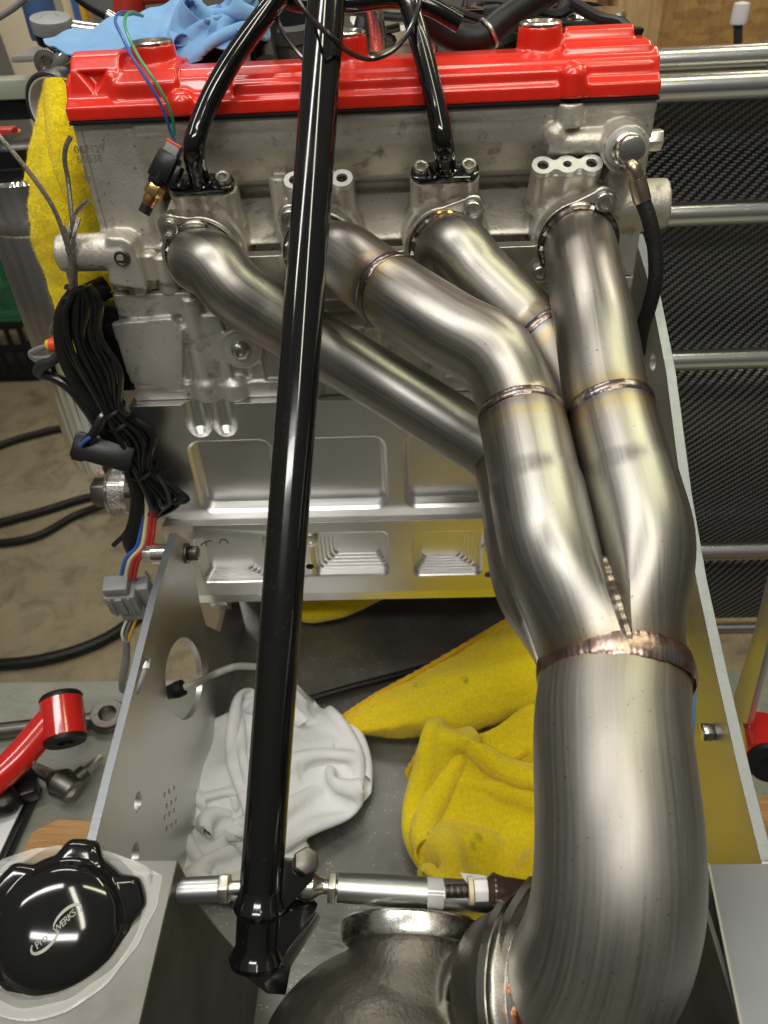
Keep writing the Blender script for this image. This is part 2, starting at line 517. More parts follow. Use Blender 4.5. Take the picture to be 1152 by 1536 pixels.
plain('plastic_orange', (0.75, 0.20, 0.02), 0.4)
plain('plastic_orange2', (0.70, 0.08, 0.02), 0.4)
plain('plastic_yellow', (0.72, 0.42, 0.02), 0.4)
plain('wire_blue', (0.04, 0.13, 0.42), 0.35)
plain('wire_green', (0.05, 0.32, 0.14), 0.35)
plain('wire_red', (0.45, 0.03, 0.03), 0.35)
plain('wire_cream', (0.70, 0.60, 0.38), 0.4)
plain('wire_white', (0.72, 0.72, 0.70), 0.4)
plain('wire_yellow', (0.72, 0.45, 0.03), 0.4)
plain('wire_grey', (0.20, 0.195, 0.19), 0.45)
n = plain('hose_clear', (0.42, 0.41, 0.38), 0.25, 0, 0.1, 40, 0.05, 100)
plain('brass', (0.72, 0.50, 0.18), 0.22, 1.0, 0.15, 60, 0.1, 200)
plain('copper', (0.62, 0.28, 0.14), 0.25, 1.0, 0.2, 60, 0.1, 200)
plain('braid', (0.33, 0.31, 0.28), 0.35, 0.8, 0.4, 600, 0.9, 900)
plain('nickel', (0.66, 0.64, 0.60), 0.22, 1.0, 0.1, 60, 0.05, 200)
plain('fitting_tan', (0.42, 0.36, 0.26), 0.30, 1.0, 0.15, 60, 0.05, 200)
plain('marker', (0.01, 0.01, 0.012), 0.5)
plain('stamp', (0.24, 0.215, 0.175), 0.55, 0.3)
plain('logo', (0.40, 0.39, 0.34), 0.4)
plain('paper', (0.78, 0.77, 0.80), 0.6, 0, 0.05)
plain('tape', (0.55, 0.54, 0.53), 0.12, 0, 0.1, 30, 0.3, 40, coat=0.4)
plain('brown_plastic', (0.06, 0.038, 0.026), 0.22, 0.2, 0.4, 50, 0.2, 90, coat=0.4)
plain('hole_dark', (0.01, 0.01, 0.01), 0.7)
plain('wall_beige', (0.62, 0.52, 0.38), 0.6, 0, 0.06, 6)
plain('wall_grey', (0.26, 0.255, 0.24), 0.6, 0, 0.1, 6)
plain('rail_green', (0.42, 0.45, 0.36), 0.4, 0.3, 0.1, 10)
plain('garage_blue', (0.05, 0.10, 0.22), 0.4)

def wood(name, a, b, sc, stretch):
    n = N(name); v = n.coord('Object', stretch)
    t = n.noise(v, sc, 6, 0.6, 1.2)
    n.col(n.ramp(t, [(0.30, a), (0.72, b)])); n.set(Roughness=0.6)
    n.nrm(n.bump(t, 0.25, 0.001))
wood('stud_wood', (0.42, 0.25, 0.10), (0.66, 0.45, 0.22), 14, (6, 6, 0.6))
wood('block_wood', (0.36, 0.18, 0.06), (0.56, 0.33, 0.14), 30, (0.5, 6, 6))
n = N('osb'); v = n.coord('Object', (1, 1, 1.8), (0, 0.5, 0))
vo_ = n.n('TexVoronoi'); vo_.inputs['Scale'].default_value = 24; n.l(n.coord('Object', (1, 1, 2.6), (0, 0.7, 0)), vo_.inputs['Vector'])
w1 = n.noise(n.coord('Object', (6, 6, 1), (0, 0.8, 0)), 16, 5, 0.7, 1.5)
c1 = n.ramp(vo_.outputs['Color'], [(0.2, (0.34, 0.17, 0.05)), (0.8, (0.62, 0.36, 0.12))])
n.col(n.mix(0.5, c1, n.ramp(w1, [(0.3, (0.20, 0.10, 0.035)), (0.7, (0.58, 0.36, 0.14))]))); n.set(Roughness=0.6)

n = N('concrete'); v = n.coord()
a = n.noise(v, 2.2, 6, 0.62); b_ = n.noise(v, 30, 6, 0.7); c_ = n.noise(v, 300, 3)
base = n.ramp(a, [(0.25, (0.23, 0.185, 0.115)), (0.5, (0.33, 0.275, 0.175)), (0.75, (0.43, 0.37, 0.255))])
n.col(n.mix(n.ramp(b_, [(0.60, 0.0), (0.78, 0.35)]), n.mix(n.ramp(n.noise(v, 7, 7, 0.7, 0.8), [(0.34, 0.75), (0.52, 0.0)]), n.mix(n.ramp(b_, [(0.25, 0.5), (0.44, 0.0)]), base, (0.13, 0.10, 0.06)), (0.15, 0.12, 0.075)), (0.46, 0.42, 0.33)))
n.rough(n.ramp(a, [(0.3, 0.32), (0.7, 0.55)])); n.nrm(n.bump(c_, 0.15, 0.001))

n = N('table_steel'); v = n.coord()
a = n.noise(v, 9, 6, 0.6); b_ = n.noise(v, 120, 5, 0.75); s_ = n.noise(n.coord('Object', (3, 40, 1), (0, 0, 0.6)), 20, 4, 0.7)
base = n.ramp(a, [(0.3, (0.34, 0.355, 0.30)), (0.7, (0.52, 0.525, 0.45))])
n.col(n.mix(n.ramp(b_, [(0.64, 0.0), (0.72, 0.8)]), n.mix(n.ramp(b_, [(0.28, 0.55), (0.38, 0.0)]), base, (0.12, 0.115, 0.10)), (0.72, 0.72, 0.68)))
sc1 = n.ramp(n.noise(n.coord('Object', (1.5, 9, 1), (0, 0, 0.9)), 20, 5, 0.75, 1.2), [(0.48, 0.0), (0.50, 1.0), (0.52, 0.0)])
n.set(Metallic=0.55); n.rough(n.math('ADD', n.ramp(s_, [(0.3, 0.28), (0.7, 0.46)]), n.math('MULTIPLY', sc1, 0.2))); n.nrm(n.bump(sc1, 0.2, 0.0004, n.bump(s_, 0.08, 0.0004)))

n = N('tub_sheet'); v = n.coord()
a = n.noise(v, 11, 6, 0.65); sp = n.n('TexVoronoi'); sp.inputs['Scale'].default_value = 330; n.l(v, sp.inputs['Vector'])
rnd = n.math('GREATER_THAN', n.noise(v, 22, 4, 0.7), 0.53)
spk = n.math('MULTIPLY', n.math('LESS_THAN', sp.outputs['Distance'], 0.16), rnd)
base = n.ramp(a, [(0.3, (0.22, 0.217, 0.21)), (0.7, (0.36, 0.352, 0.335))])
n.col(n.mix(spk, base, (0.9, 0.89, 0.86)))
sc1 = n.ramp(n.noise(n.coord('Object', (1.0, 14, 1), (0, 0, 0.5)), 26, 4, 0.7, 0.6), [(0.485, 0.0), (0.50, 1.0), (0.515, 0.0)])
n.set(Metallic=0.75); n.rough(n.math('ADD', n.ramp(a, [(0.3, 0.26), (0.7, 0.42)]), n.math('MULTIPLY', sc1, 0.2))); n.nrm(n.bump(sc1, 0.15, 0.0004, n.bump(n.noise(v, 90, 4), 0.12, 0.0006)))

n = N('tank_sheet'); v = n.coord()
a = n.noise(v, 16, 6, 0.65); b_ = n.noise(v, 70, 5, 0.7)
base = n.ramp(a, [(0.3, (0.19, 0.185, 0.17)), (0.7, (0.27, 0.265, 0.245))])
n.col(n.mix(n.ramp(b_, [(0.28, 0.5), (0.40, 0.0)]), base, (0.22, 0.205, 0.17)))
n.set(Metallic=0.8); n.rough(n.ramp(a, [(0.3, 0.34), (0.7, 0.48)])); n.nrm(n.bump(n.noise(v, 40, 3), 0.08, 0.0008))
plain('tank_shade', (0.065, 0.062, 0.058), 0.55, 0.3, 0.35, 30, 0.15, 200)  # box sheet with shadow put into its colour, for the inward sides
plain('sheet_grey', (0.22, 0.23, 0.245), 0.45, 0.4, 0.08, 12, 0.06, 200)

# twill carbon fibre
n = N('carbon'); uvv = n.coord('UV', (1/0.27, 1/0.27, 1))
sp = n.n('SeparateXYZ'); n.l(uvv, sp.inputs[0])
fu, fv = n.math('FRACT', sp.outputs[0]), n.math('FRACT', sp.outputs[1])
iu, iv = n.math('FLOOR', sp.outputs[0]), n.math('FLOOR', sp.outputs[1])
mm = n.math('FLOORED_MODULO', n.math('SUBTRACT', iu, iv), 4.0)
wp = n.math('LESS_THAN', mm, 1.5)
hu, hv = n.math('SINE', n.math('MULTIPLY', fu, math.pi)), n.math('SINE', n.math('MULTIPLY', fv, math.pi))
du_ = n.math('FRACT', n.math('DIVIDE', n.math('ADD', mm, fv), 2.0))
# the float of each tow arches over two tows
arch = n.math('SINE', n.math('MULTIPLY', n.math('FRACT', n.math('DIVIDE', n.math('ADD', n.math('SUBTRACT', iu, iv), fu), 2.0)), math.pi))
h = n.n('Mix', data_type='FLOAT'); n.l(wp, h.inputs['Factor']); n.l(n.math('MULTIPLY', hv, 0.8), h.inputs['A']); n.l(n.math('MULTIPLY', hu, 1.0), h.inputs['B'])
n.col(n.mix(wp, (0.17, 0.17, 0.17), (0.024, 0.024, 0.024)))  # sheen of the tows put into the colour, weft lighter than warp
n.set(Metallic=0.6); n.b.inputs['Specular IOR Level'].default_value = 0.6
n.rough(n.math('SUBTRACT', 0.46, n.math('MULTIPLY', wp, 0.10)))
n.set(Coat_Weight=0.5); n.b.inputs['Coat Roughness'].default_value = 0.16
n.nrm(n.bump(h.outputs['Result'], 1.0, 0.0016))

def cloth(name, c, pile, c2=None, stain=None, sheen=0.4):
    n = N(name); v = n.coord()
    a = n.noise(v, 18, 5, 0.6); f = n.noise(v, 320 if pile else 700, 4, 0.7)
    c2 = c2 or tuple(q*0.82 for q in c)
    base = n.ramp(a, [(0.3, c2), (0.65, c)])
    base = n.mix(n.ramp(f, [(0.35, 0.4 if pile else 0.06), (0.62, 0.0)]), base, tuple(q*0.55 for q in c))
    if stain:
        s_ = n.noise(v, 26, 3, 0.5)
        base = n.mix(n.ramp(s_, [(0.66, 0.0), (0.74, 0.75)]), base, stain)
    n.col(base); n.set(Roughness=0.95); n.b.inputs['Sheen Weight'].default_value = sheen
    n.b.inputs['Specular IOR Level'].default_value = 0.15
    if pile: n.nrm(n.bump(f, 0.9, 0.0012))
    else:
        rd = n.math('ABSOLUTE', n.math('SUBTRACT', n.noise(v, 34, 3, 0.5, 0.8), 0.5))
        n.nrm(n.bump(n.ramp(rd, [(0.0, 1.0), (0.16, 0.0)]), 0.25, 0.0015, n.bump(f, 0.15, 0.0004)))
cloth('towel_yellow', (0.96, 0.76, 0.013), True, (0.90, 0.66, 0.010), (0.16, 0.15, 0.03))
cloth('towel_hem', (0.86, 0.55, 0.008), True, (0.70, 0.33, 0.005))
cloth('towel_hang', (0.98, 0.80, 0.014), True, (0.95, 0.74, 0.010))
cloth('rag_white', (0.88, 0.88, 0.89), False, (0.80, 0.80, 0.81), (0.52, 0.45, 0.33), 0.1)
cloth('towel_blue', (0.20, 0.39, 0.66), False, (0.16, 0.33, 0.59), (0.06, 0.09, 0.13), 0.2)
cloth('glove_blue', (0.10, 0.26, 0.48), False, (0.08, 0.22, 0.42), None, 0.1)

# ================================================================== SETTING
fl = MB().box((-420, -260, -86), (420, 420, -85)).build('garage_floor', 'concrete', flat=True); fl['kind'] = 'structure'
wb = MB().box((-420, 330, -85), (36, 336, 190)).build('back_wall', 'wall_grey', flat=True); wb['kind'] = 'structure'
wo = MB().box((30, 166, -85), (420, 168, 190)).build('sheathing_wall', 'osb', flat=True); wo['kind'] = 'structure'
for k, (xa, xb, nm) in enumerate(((40.5, 47.5, 'pale bare timber wall stud nearest the red cover'), (51.5, 62, 'wide bare timber wall stud left of the black peg'))):
    tag(MB().box((xa, 158.5-3*k, -85), (xb, 165.8, 190)).build('wall_stud', 'stud_wood', bevel=0.3), nm, 'stud', 'timber wall studs')
pg = thing('wall_peg', 'thin dark peg with white tip sticking up by the sheathing wall', 'peg', QY(1107, 95, 100))
MB().tube([QY(1107, 100, 100), QY(1107, 34, 100)], 0.75, 10, 2).build('stem', 'plastic_dark', pg)
MB().lathe([(0, 0), (1.3, 0), (1.4, .4), (1.3, 3.0), (0, 3.3)], QY(1107, 36, 100), (0, 0, 1), 14).build('tip', 'paper', pg)

tb = thing('work_table', 'scuffed grey steel bench top under the tools', 'bench', (-20, -40, -85))
MB().box((-95, -90, -3.2), (95, 0.4, -0.6)).build('table_top', 'table_steel', tb, bevel=0.25)
for x_, y_ in ((-85, -80), (85, -80), (-85, -8), (85, -8)):
    MB().box((x_-3, y_-3, -84.9), (x_+3, y_+3, -3.25)).build('leg', 'plate_alu', tb, bevel=0.2)
tr = thing('chassis_tray', 'bare speckled aluminium floor tray under the engine and rags', 'tray', (0, -20, -0.5))
MB().box((-20.2, -47, -0.55), (21.5, 13, 0.0)).build('tray_floor', 'tub_sheet', tr)
MB().box((-19.6, 12.4, 0.02), (21.4, 12.9, 11.0)).build('shade_sheet', 'tank_shade', tr)  # added dark sheet: closes the back and deepens the shade under the engine

# background left
bl = MB().prismz([(0, 0), (17, 0), (17, 1.5), (0, 1.5)], 0, 1)
bq0, bq1, bq2 = QY(40, -20, 88), QY(72, 128, 88), QY(28, 128, 88)
bq3 = QY(-2, 45, 88)
o = MB().prism([(bq3[0]-6, 84), (bq3[0], bq3[2]), (bq2[0], bq2[2]), (bq2[0]+4, -84.9), (bq1[0]+7, -84.9), (bq1[0], bq1[2]), (bq0[0], bq0[2]), (bq0[0]-2, 84)][::-1], (0, 88, 0), (1, 0, 0), (0, 0, 1), (0, 1, 0), 0, 1.6)
tag(o.build('leaning_board', 'wall_beige', bevel=0.1), 'tall beige board standing behind the left of the engine', 'board')
a_, b_ = QY(46, -10, 80), QY(66, 90, 80)
tag(MB().prism([(a_[0]-1.0, -85), (a_[0]+3.2, -85), (a_[0]+3.2, 95), (a_[0]-1.0, 95)], (0, 92, 0), (1, 0, 0), (0, 0, 1), (0, 1, 0), 0, 3.5).build('timber_post', 'block_wood'), 'brown timber post behind the round grey puck', 'post')
ra = QY(-40, 140, 62); rb = QY(60, 132, 62)
o = thing('bench_rail', 'pale green steel rail with black underside crossing at left', 'rail', (ra[0], 62, ra[2]))
MB().box((ra[0]-40, 60, ra[2]-0.7), (rb[0]+14, 64, ra[2]+1.7)).build('top_flange', 'rail_green', o, bevel=0.2)
MB().box((ra[0]-40, 61, ra[2]-3.4), (rb[0]+14, 63.6, ra[2]-0.75)).build('lower_web', 'plastic_black', o, bevel=0.2)
# crates on the garage floor
def crate(name, mat, label, c, sx, sy, sz):
    t = thing(name, label, 'crate', (c[0], c[1], c[2]))
    x, y, z = c
    w = 1.6
    MB().box((x-sx/2, y-sy/2, z), (x+sx/2, y+sy/2, z+1.5)).build('base', mat, t, bevel=0.2)
    for zz in (z+1.6, z+sz*0.5, z+sz-3.2):
        MB().box((x-sx/2, y-sy/2, zz), (x+sx/2, y-sy/2+w, zz+3)).build('rail', mat, t, bevel=0.3)
        MB().box((x+sx/2-w, y-sy/2+w+.1, zz), (x+sx/2, y+sy/2, zz+3)).build('rail', mat, t, bevel=0.3)
        MB().box((x-sx/2, y-sy/2+w+.1, zz), (x-sx/2+w, y+sy/2, zz+3)).build('rail', mat, t, bevel=0.3)
    nb = 7
    for k in range(nb):
        xx = x-sx/2+0.3+(sx-2.6)*k/(nb-1)
        MB().box((xx, y-sy/2+0.35, z+1.6), (xx+2.0, y-sy/2+1.25, z+sz-1)).build('slat', mat, t)
        yy = y-sy/2+0.3+(sy-2.6)*k/(nb-1)
        MB().box((x+sx/2-1.25, yy, z+1.6), (x+sx/2-0.35, yy+2.0, z+sz-1)).build('slat', mat, t)
    return t
c = QZ(10, 575, -85)
crate('milk_crate', 'plastic_black', 'black plastic crate on the garage floor', (c[0]-4, c[1]+18, -84.99), 36, 34, 27)
crate('milk_crate', 'plastic_green', 'green plastic crate stacked on the black crate', (c[0]-3, c[1]+18, -57.9), 36, 34, 27)
# hoses on the floor
def cable(name, pts, r, mat, label, cat, n=10, sub=8, group=None):
    return tag(MB().tube(pts, r, n, sub).build(name, mat), label, cat, group)
cable('floor_hose', [QZ(-60, 690, -83.4), QZ(40, 655, -83.4), QZ(120, 640, -83.4), QZ(200, 665, -83.4)], 1.4, 'rubber', 'dark air hose on the floor behind the polished canister foot', 'hose')
cable('floor_hose', [QZ(-60, 800, -83.4), QZ(60, 768, -83.4), QZ(140, 745, -83.4), QZ(230, 742, -83.4), QZ(330, 760, -83.4)], 1.4, 'rubber', 'dark air hose on the floor level with the black wires end', 'hose')
cable('floor_hose', [QZ(-60, 820, -83.4), QZ(50, 806, -83.4), QZ(120, 770, -83.4), QZ(190, 748, -80.7), QZ(300, 720, -82)], 1.3, 'rubber', 'dark air hose running just below its neighbour hose', 'hose')
cable('floor_hose', [QZ(-60, 1000, -83.2), QZ(60, 990, -83.2), QZ(150, 962, -83.2), QZ(230, 910, -83.2), QZ(330, 850, -83.2)], 1.6, 'rubber', 'thick dark hose on the floor just behind the bench edge', 'hose')

# ================================================================== ENGINE
eng = thing('engine', 'four cylinder engine with red valve cover and billet lower end', 'engine', (-1, 8, 11))
X0, X1 = -20.9, 18.9

# ---- valve cover
m = MB()
m.prismx([(0.55, 57.15), (0.55, 58.0), (1.0, 58.25), (1.3, 58.4), (1.75, 59.3), (2.6, 59.75), (5.0, 59.7), (6.5, 59.0), (8.5, 57.6), (9, 57.15)], X0, X1)
m.prismx([(1.2, 57.3), (1.35, 58.3), (1.7, 60.0), (2.5, 60.75), (3.2, 60.95), (5.0, 60.8), (7.0, 59.0), (8, 57.3)], X0+0.5, -17.0)
m.prismx([(1.0, 57.3), (1.0, 59.2), (1.9, 59.9), (4.0, 60.2), (5.5, 60.1), (7, 59), (8, 57.3)], -17.4, -13.2)
m.prismx([(0.85, 57.3), (0.9, 58.9), (1.5, 59.05), (6, 59.1), (7, 57.3)], -9.5, 12.8)
m.prismx([(1.1, 57.3), (1.4, 59.0), (2.0, 59.2), (2.3, 59.9), (3.0, 60.15), (5.5, 60.1), (7, 59), (8, 57.3)], 12.6, X1-0.5)
m.lathe([(0.9, 0), (0.9, 4.6)], (12.9, 4.6, 60.0), (1, 0, 0), 20)
for bx_, rr in ((-15.1, 1.55), (-1.9, 1.5), (11.2, 1.5)):
    m.lathe([(rr+0.15, 57.3), (rr, 60.3), (rr-0.05, 61.15)], (bx_, 4.0, 0), (0, 0, 1), 28)
for bx_, zt in ((13.1, 59.15), (-13.0, 58.6)):
    m.lathe([(0.95, 57.25), (0.9, zt-0.4), (0.55, zt), (0, zt+0.1)], (bx_, 0.95, 0), (0, 0, 1), 20)
m.ball((-10.6, 1.75, 59.2), 0.45)
m.lathe([(0.5, 0), (0.45, 2.2)], (-17.3, 1.2, 57.6), (-0.12, 0.25, 1), 14)
def dent(A):
    # triangular cast pocket in the left end of the cover
    x, z = A[:, 0], A[:, 2]
    sd_ = np.maximum.reduce([z-60.05, 0.80*(x+18.85)-0.60*(z-59.5)-0.62, -0.80*(x+18.85)-0.60*(z-59.5)-0.62])
    A[:, 1] += np.where(A[:, 1] < 3, 0.55*smooth01(-sd_/0.42), 0)
    return A
cov = m.build('valve_cover', 'red_paint', eng, remesh=0.11, sm=9, post=dent)
MB().box((X0+.02, 0.52, 56.93), (X1-.02, 9.2, 57.16)).build('gasket', 'gasket', cov, bevel=0.05)
for bx_, rr in ((-15.1, 1.45), (-1.9, 1.42), (11.2, 1.42)):
    MB().lathe([(rr-.35, 0.0), (rr-.02, 0.0), (rr, .12), (rr-.1, .22), (rr-.4, .26), (rr-.6, .1), (rr-.6, -.3)], (bx_, 4.0, 61.12), (0, 0, 1), 32, closed=True).build('seal_ring', 'nickel', cov)

# ---- cylinder head casting
PORTS = [QY(308, 383, -0.4), QY(484, 373, -0.4), QY(668, 363, -0.4), QY(864, 352, -0.4)]
PZc = 48.25
m = MB()
m.prismx([(1.0, 56.94), (1.0, 55.5), (1.2, 54.6), (1.9, 53.4), (3.0, 52.3), (4.4, 51.6), (5.4, 51.3), (5.4, 50.8), (1.1, 48.6), (0.8, 48.25), (3.8, 47.8), (3.4, 46.6), (1.2, 46.0), (1.2, 45.0), (16, 45.0), (16, 56.94)], X0, X1)
m.prismx([(0.8, 56.94), (0.8, 56.2), (1.2, 55.9), (8, 55.9), (8, 56.94)], -16.6, X1)           # rim under the gasket
m.prismx([(1.0, 56.94), (1.0, 45.0), (14, 45.0), (14, 56.94)], X0, -17.0)                          # left end column
m.lathe([(1.1, 45), (1.1, 56.5)], (-17.1, 2.05, 0), (0, 0, 1), 20)
m.prismx([(1.0, 56.94), (1.0, 45.0), (14, 45.0), (14, 56.94)], 16.2, X1)                           # right end column
m.lathe([(0.92, 55.5), (0.9, 56.94)], (13.1, 0.95, 0), (0, 0, 1), 20)
m.lathe([(0.85, 11.8), (0.85, 17.0)], (0, 0.9, 54.4), (1, 0, 0), 18)                               # horizontal oil gallery
m.ball((12.2, 0.7, 55.0), 0.8)
bj = QY(937, 222, -0.6)
m.lathe([(1.55, -1.0), (1.5, 2.6)], (bj[0], -0.2, bj[2]), (0, 1, 0), 24)
m.lathe([(1.1, 0.0), (1.0, 3.0)], (bj[0]-0.2, 0.6, bj[2]-4.6), (0.05, 0.1, 1), 18)
# port bosses with the pads above them
PADN = unit((0, -0.50, 0.87))
PADS = [QY(304, 281, -0.3), QY(478, 273, -0.3), QY(667, 263, -0.3), QY(850, 251, -0.3)]
for k, p in enumerate(PORTS):
    x = p[0]
    m.lathe([(3.15, -0.2), (3.05, 5.0)], (x, 0.1, PZc), (0, 1, 0), 32)
    m.prismx([(0.2, 51.2), (0.2, 46.0), (4, 46), (4, 52.0)], x-2.4, x+2.4)
    q = PADS[k]
    for s_ in (-1.65, 0.0, 1.65):
        c0 = V(q[0]+s_, q[1], q[2])
        m.lathe([(0.80, -3.6), (0.78, -0.02)], c0, PADN, 18)
    m.obox(V(q[0], q[1], q[2])-PADN*1.9, (1, 0, 0), np.cross(PADN, (1, 0, 0)), PADN, 3.0, 1.2, 3.4)
    m.obox(V(q[0], q[1]+1.9, q[2]-2.8), (1, 0, 0), (0, 1, 0), (0, 0, 1), 3.6, 2.6, 3.0)
    m.ball((q[0]+1.2, q[1]+0.9, q[2]-1.9), 0.6)
# rib left of port two, ledge between the ports, lower bosses
m.lathe([(0.55, 0), (0.75, 4.4)], (PORTS[1][0]-3.1, 1.4, 48.4), (0.03, 0.1, 1), 16)
for xa, xb in ((-9.6, -7.2), (-0.2, 1.4), (8.3, 10.2)):
    m.box((xa, 0.6, 45.6), (xb, 3, 46.9))
for xb in (-19.0, -16.6):
    m.lathe([(0.8, 44.9), (0.75, 47.4)], (xb, 0.9, 0), (0, 0, 1), 16)
# mounting lug low at the left end: a short tube pointing left
lg = QY(178, 385, -1.0)
m.lathe([(1.35, -4.6), (1.4, 0.6)], (lg[0]-0.2, 0.2, lg[2]), (1, 0, 0), 22)
m.prismy([(lg[0]-1.3, 46.3), (lg[0]+1.5, 45.8), (lg[0]+1.2, lg[2]+0.9), (lg[0]+0.6, lg[2]+1.35), (lg[0]-0.6, lg[2]+1.4)], -1.0, 2.0)
# right hand coolant outlet boss
m.lathe([(1.9, -0.2), (1.75, 3.6)], (17.2, 1.6, 49.8), (1, 0, 0.02), 24)
m.prismx([(0.4, 51.3), (0.4, 45.0), (4, 45), (4, 52)], 16.6, 19.0)
head = m.build('cylinder_head', 'cast_alu', eng, remesh=0.13, sm=3)
# machined pad faces with holes (ports two and four show bare)
for k in (1, 3):
    q = PADS[k]; u_ = V(1, 0, 0); v_ = np.cross(PADN, u_)
    poly = []
    nseg = 40
    for i in range(nseg+1):
        t = -1.65-0.78+ (3.3+1.56)*i/nseg
        h_ = max([math.sqrt(max(0, 0.78**2-(t-s_)**2)) for s_ in (-1.65, 0, 1.65)] + [0.42 if abs(t) < 1.65 else 0])
        poly.append((t, h_))
    full = poly + [(a, -b) for a, b in poly[::-1][1:-1]]
    cuts = [MB().lathe([(rh, -1), (rh, 1)], V(*q)+u_*s_, PADN, 20) for s_, rh in ((-1.65, 0.40), (0, 0.30), (1.65, 0.40))]
    MB().prism(full, q, u_, v_, PADN, -0.10, 0.30).build('port_pad', 'pad_alu', head, cut=cuts)
    for s_, rh in ((-1.65, 0.40), (0, 0.30), (1.65, 0.40)):
        MB().lathe([(0, 0.06), (rh-0.01, 0.06)], V(*q)+u_*s_, PADN, 16).build('bore', 'dark_steel' if s_ else 'hole_dark', head)
# hex plug on the right end, lug bore, foundry stamp and parting line
def hexpoly(r): return circ(0, 0, r, 6)
MB().prism(hexpoly(0.75), (18.9, 1.6, QY(985, 210, 1.6)[2]), (0, 1, 0), (0, 0, 1), (1, 0, 0), -0.2, 0.85).build('hex_plug', 'zinc', head, bevel=0.08)
MB().lathe([(0.0, -0.02), (0.40, -0.02), (0.42, -0.10), (0.55, -0.10), (0.60, 0.0), (0.60, 0.3)], (lg[0]+0.25, -1.14, lg[2]-0.1), (0, 1, 0), 20).build('lug_bore', 'dark_steel', head)
MB().tube([QY(122, 195, 0.96), QY(135, 250, 0.96), QY(148, 300, 0.96), QY(164, 356, 0.96)], 0.024, 6, 6).build('parting_line', 'stamp', head)
def text_obj(s, size, org, u, v, mat, parent, name, ext=0.02, shear=0.0, space=1.0):
    cu = bpy.data.curves.new('txt', 'FONT'); cu.body = s; cu.size = size*S; cu.extrude = ext*S; cu.align_x = 'CENTER'; cu.align_y = 'CENTER'; cu.shear = shear; cu.space_character = space
    to = bpy.data.objects.new('txt', cu); COL.objects.link(to)
    dg = bpy.context.evaluated_depsgraph_get()
    me = bpy.data.meshes.new_from_object(to.evaluated_get(dg))
    bpy.data.objects.remove(to); bpy.data.curves.remove(cu)
    o = bpy.data.objects.new(name, me); COL.objects.link(o)
    me.materials.clear(); me.materials.append(M[mat])
    u, v = unit(u), unit(v); w = np.cross(u, v)
    me.transform(Matrix(((u[0], v[0], w[0], org[0]*S), (u[1], v[1], w[1], org[1]*S), (u[2], v[2], w[2], org[2]*S), (0, 0, 0, 1))))
    attach(o, parent)
    return o
text_obj('067129', 0.70, QY(134, 224, 0.985), (1, 0, 0.02), (0, 0, 1), 'stamp', head, 'stamped_number', 0.015, 0, 1.05)
text_obj('60038', 0.70, QY(134, 238, 0.985), (1, 0, 0.02), (0, 0, 1), 'stamp', head, 'stamped_number', 0.015, 0, 1.05)
ar = QY(129, 262, 0.97)
MB().prismy([(ar[0]-.06, ar[2]+.6), (ar[0]+.06, ar[2]+.6), (ar[0]+.07, ar[2]-.1), (ar[0]+.26, ar[2]-.1), (ar[0], ar[2]-.6), (ar[0]-.26, ar[2]-.1), (ar[0]-.07, ar[2]-.1)], 0.965, 1.0).build('stamped_arrow', 'stamp', head)
for px_, py_, wd_ in ((398, 399, 2.2), (592, 388, 2.4), (752, 388, 2.6)):
    q = QY(px_, py_, 0.1)
    MB().lathe([(0.3, -wd_/2-0.1), (0.62, -wd_/2), (0.66, -wd_/2+0.2), (0.66, wd_/2-0.2), (0.62, wd_/2), (0.3, wd_/2+0.1)], (q[0], 0.1, q[2]), (1, 0, 0), 24).build('dowel_boss', 'machined', head)
for px_, py_ in ((226, 398), (246, 402)):
    q = QY(px_, py_, 0.2)
    MB().lathe([(0.62, -1.0), (0.66, 0.8), (0.5, 1.0), (0, 1.0)], (q[0], 0.3, q[2]), (0, 0, 1), 20).build('stud_cap', 'cast_alu', head)

# ---- generic fasteners, copied where needed
def socket_bolt_mesh():
    a = MB().lathe([(0.36, -0.4), (0.78, -0.35), (0.78, -0.12), (0.74, -0.06), (0.56, -0.06)], (0, 0, 0), (0, 0, 1), 26)
    K = 36
    def hexr(t): 
        t = (t % (math.pi/3))-math.pi/6
        return 0.30/math.cos(t)
    rings = [[(0.56, -0.08)]*K, [(0.56, 0.42)]*K, [(0.50, 0.5)]*K, [(0.40, 0.5)]*K, [(hexr(2*math.pi*k/K), 0.48) for k in range(K)], [(hexr(2*math.pi*k/K)*0.98, 0.14) for k in range(K)]]
    vs_ = [(r*math.cos(2*math.pi*k/K), r*math.sin(2*math.pi*k/K), h) for R_ in rings for k, (r, h) in enumerate(R_)]
    f = [(i*K+k, i*K+(k+1) % K, (i+1)*K+(k+1) % K, (i+1)*K+k) for i in range(len(rings)-1) for k in range(K)]
    f.append(tuple(range((len(rings)-1)*K, len(rings)*K)))
    a.add(vs_, f)
    return a
PROTO = {}
def proto(key, fn, name, mat, **kw):
    if key not in PROTO:
        PROTO[key] = fn().build(name, mat, **kw)
        return PROTO[key], True
    return PROTO[key], False
def put(key, fn, name, mat, loc, axis, parent, spin=0.0, **kw):
    o, new = proto(key, fn, name, mat, **kw)
    if not new:
        o = o.copy(); COL.objects.link(o)
    o.parent = None
    place(o, loc, axis, spin=spin)
    attach(o, parent)
    return o
def socket(loc, axis, parent, spin=0.3, name='bolt', key='sock', mat='bolt_steel', sc=1.0):
    o = put(key, socket_bolt_mesh, name, mat, loc, axis, parent, spin)
    o.scale = (sc, sc, sc)
    return o

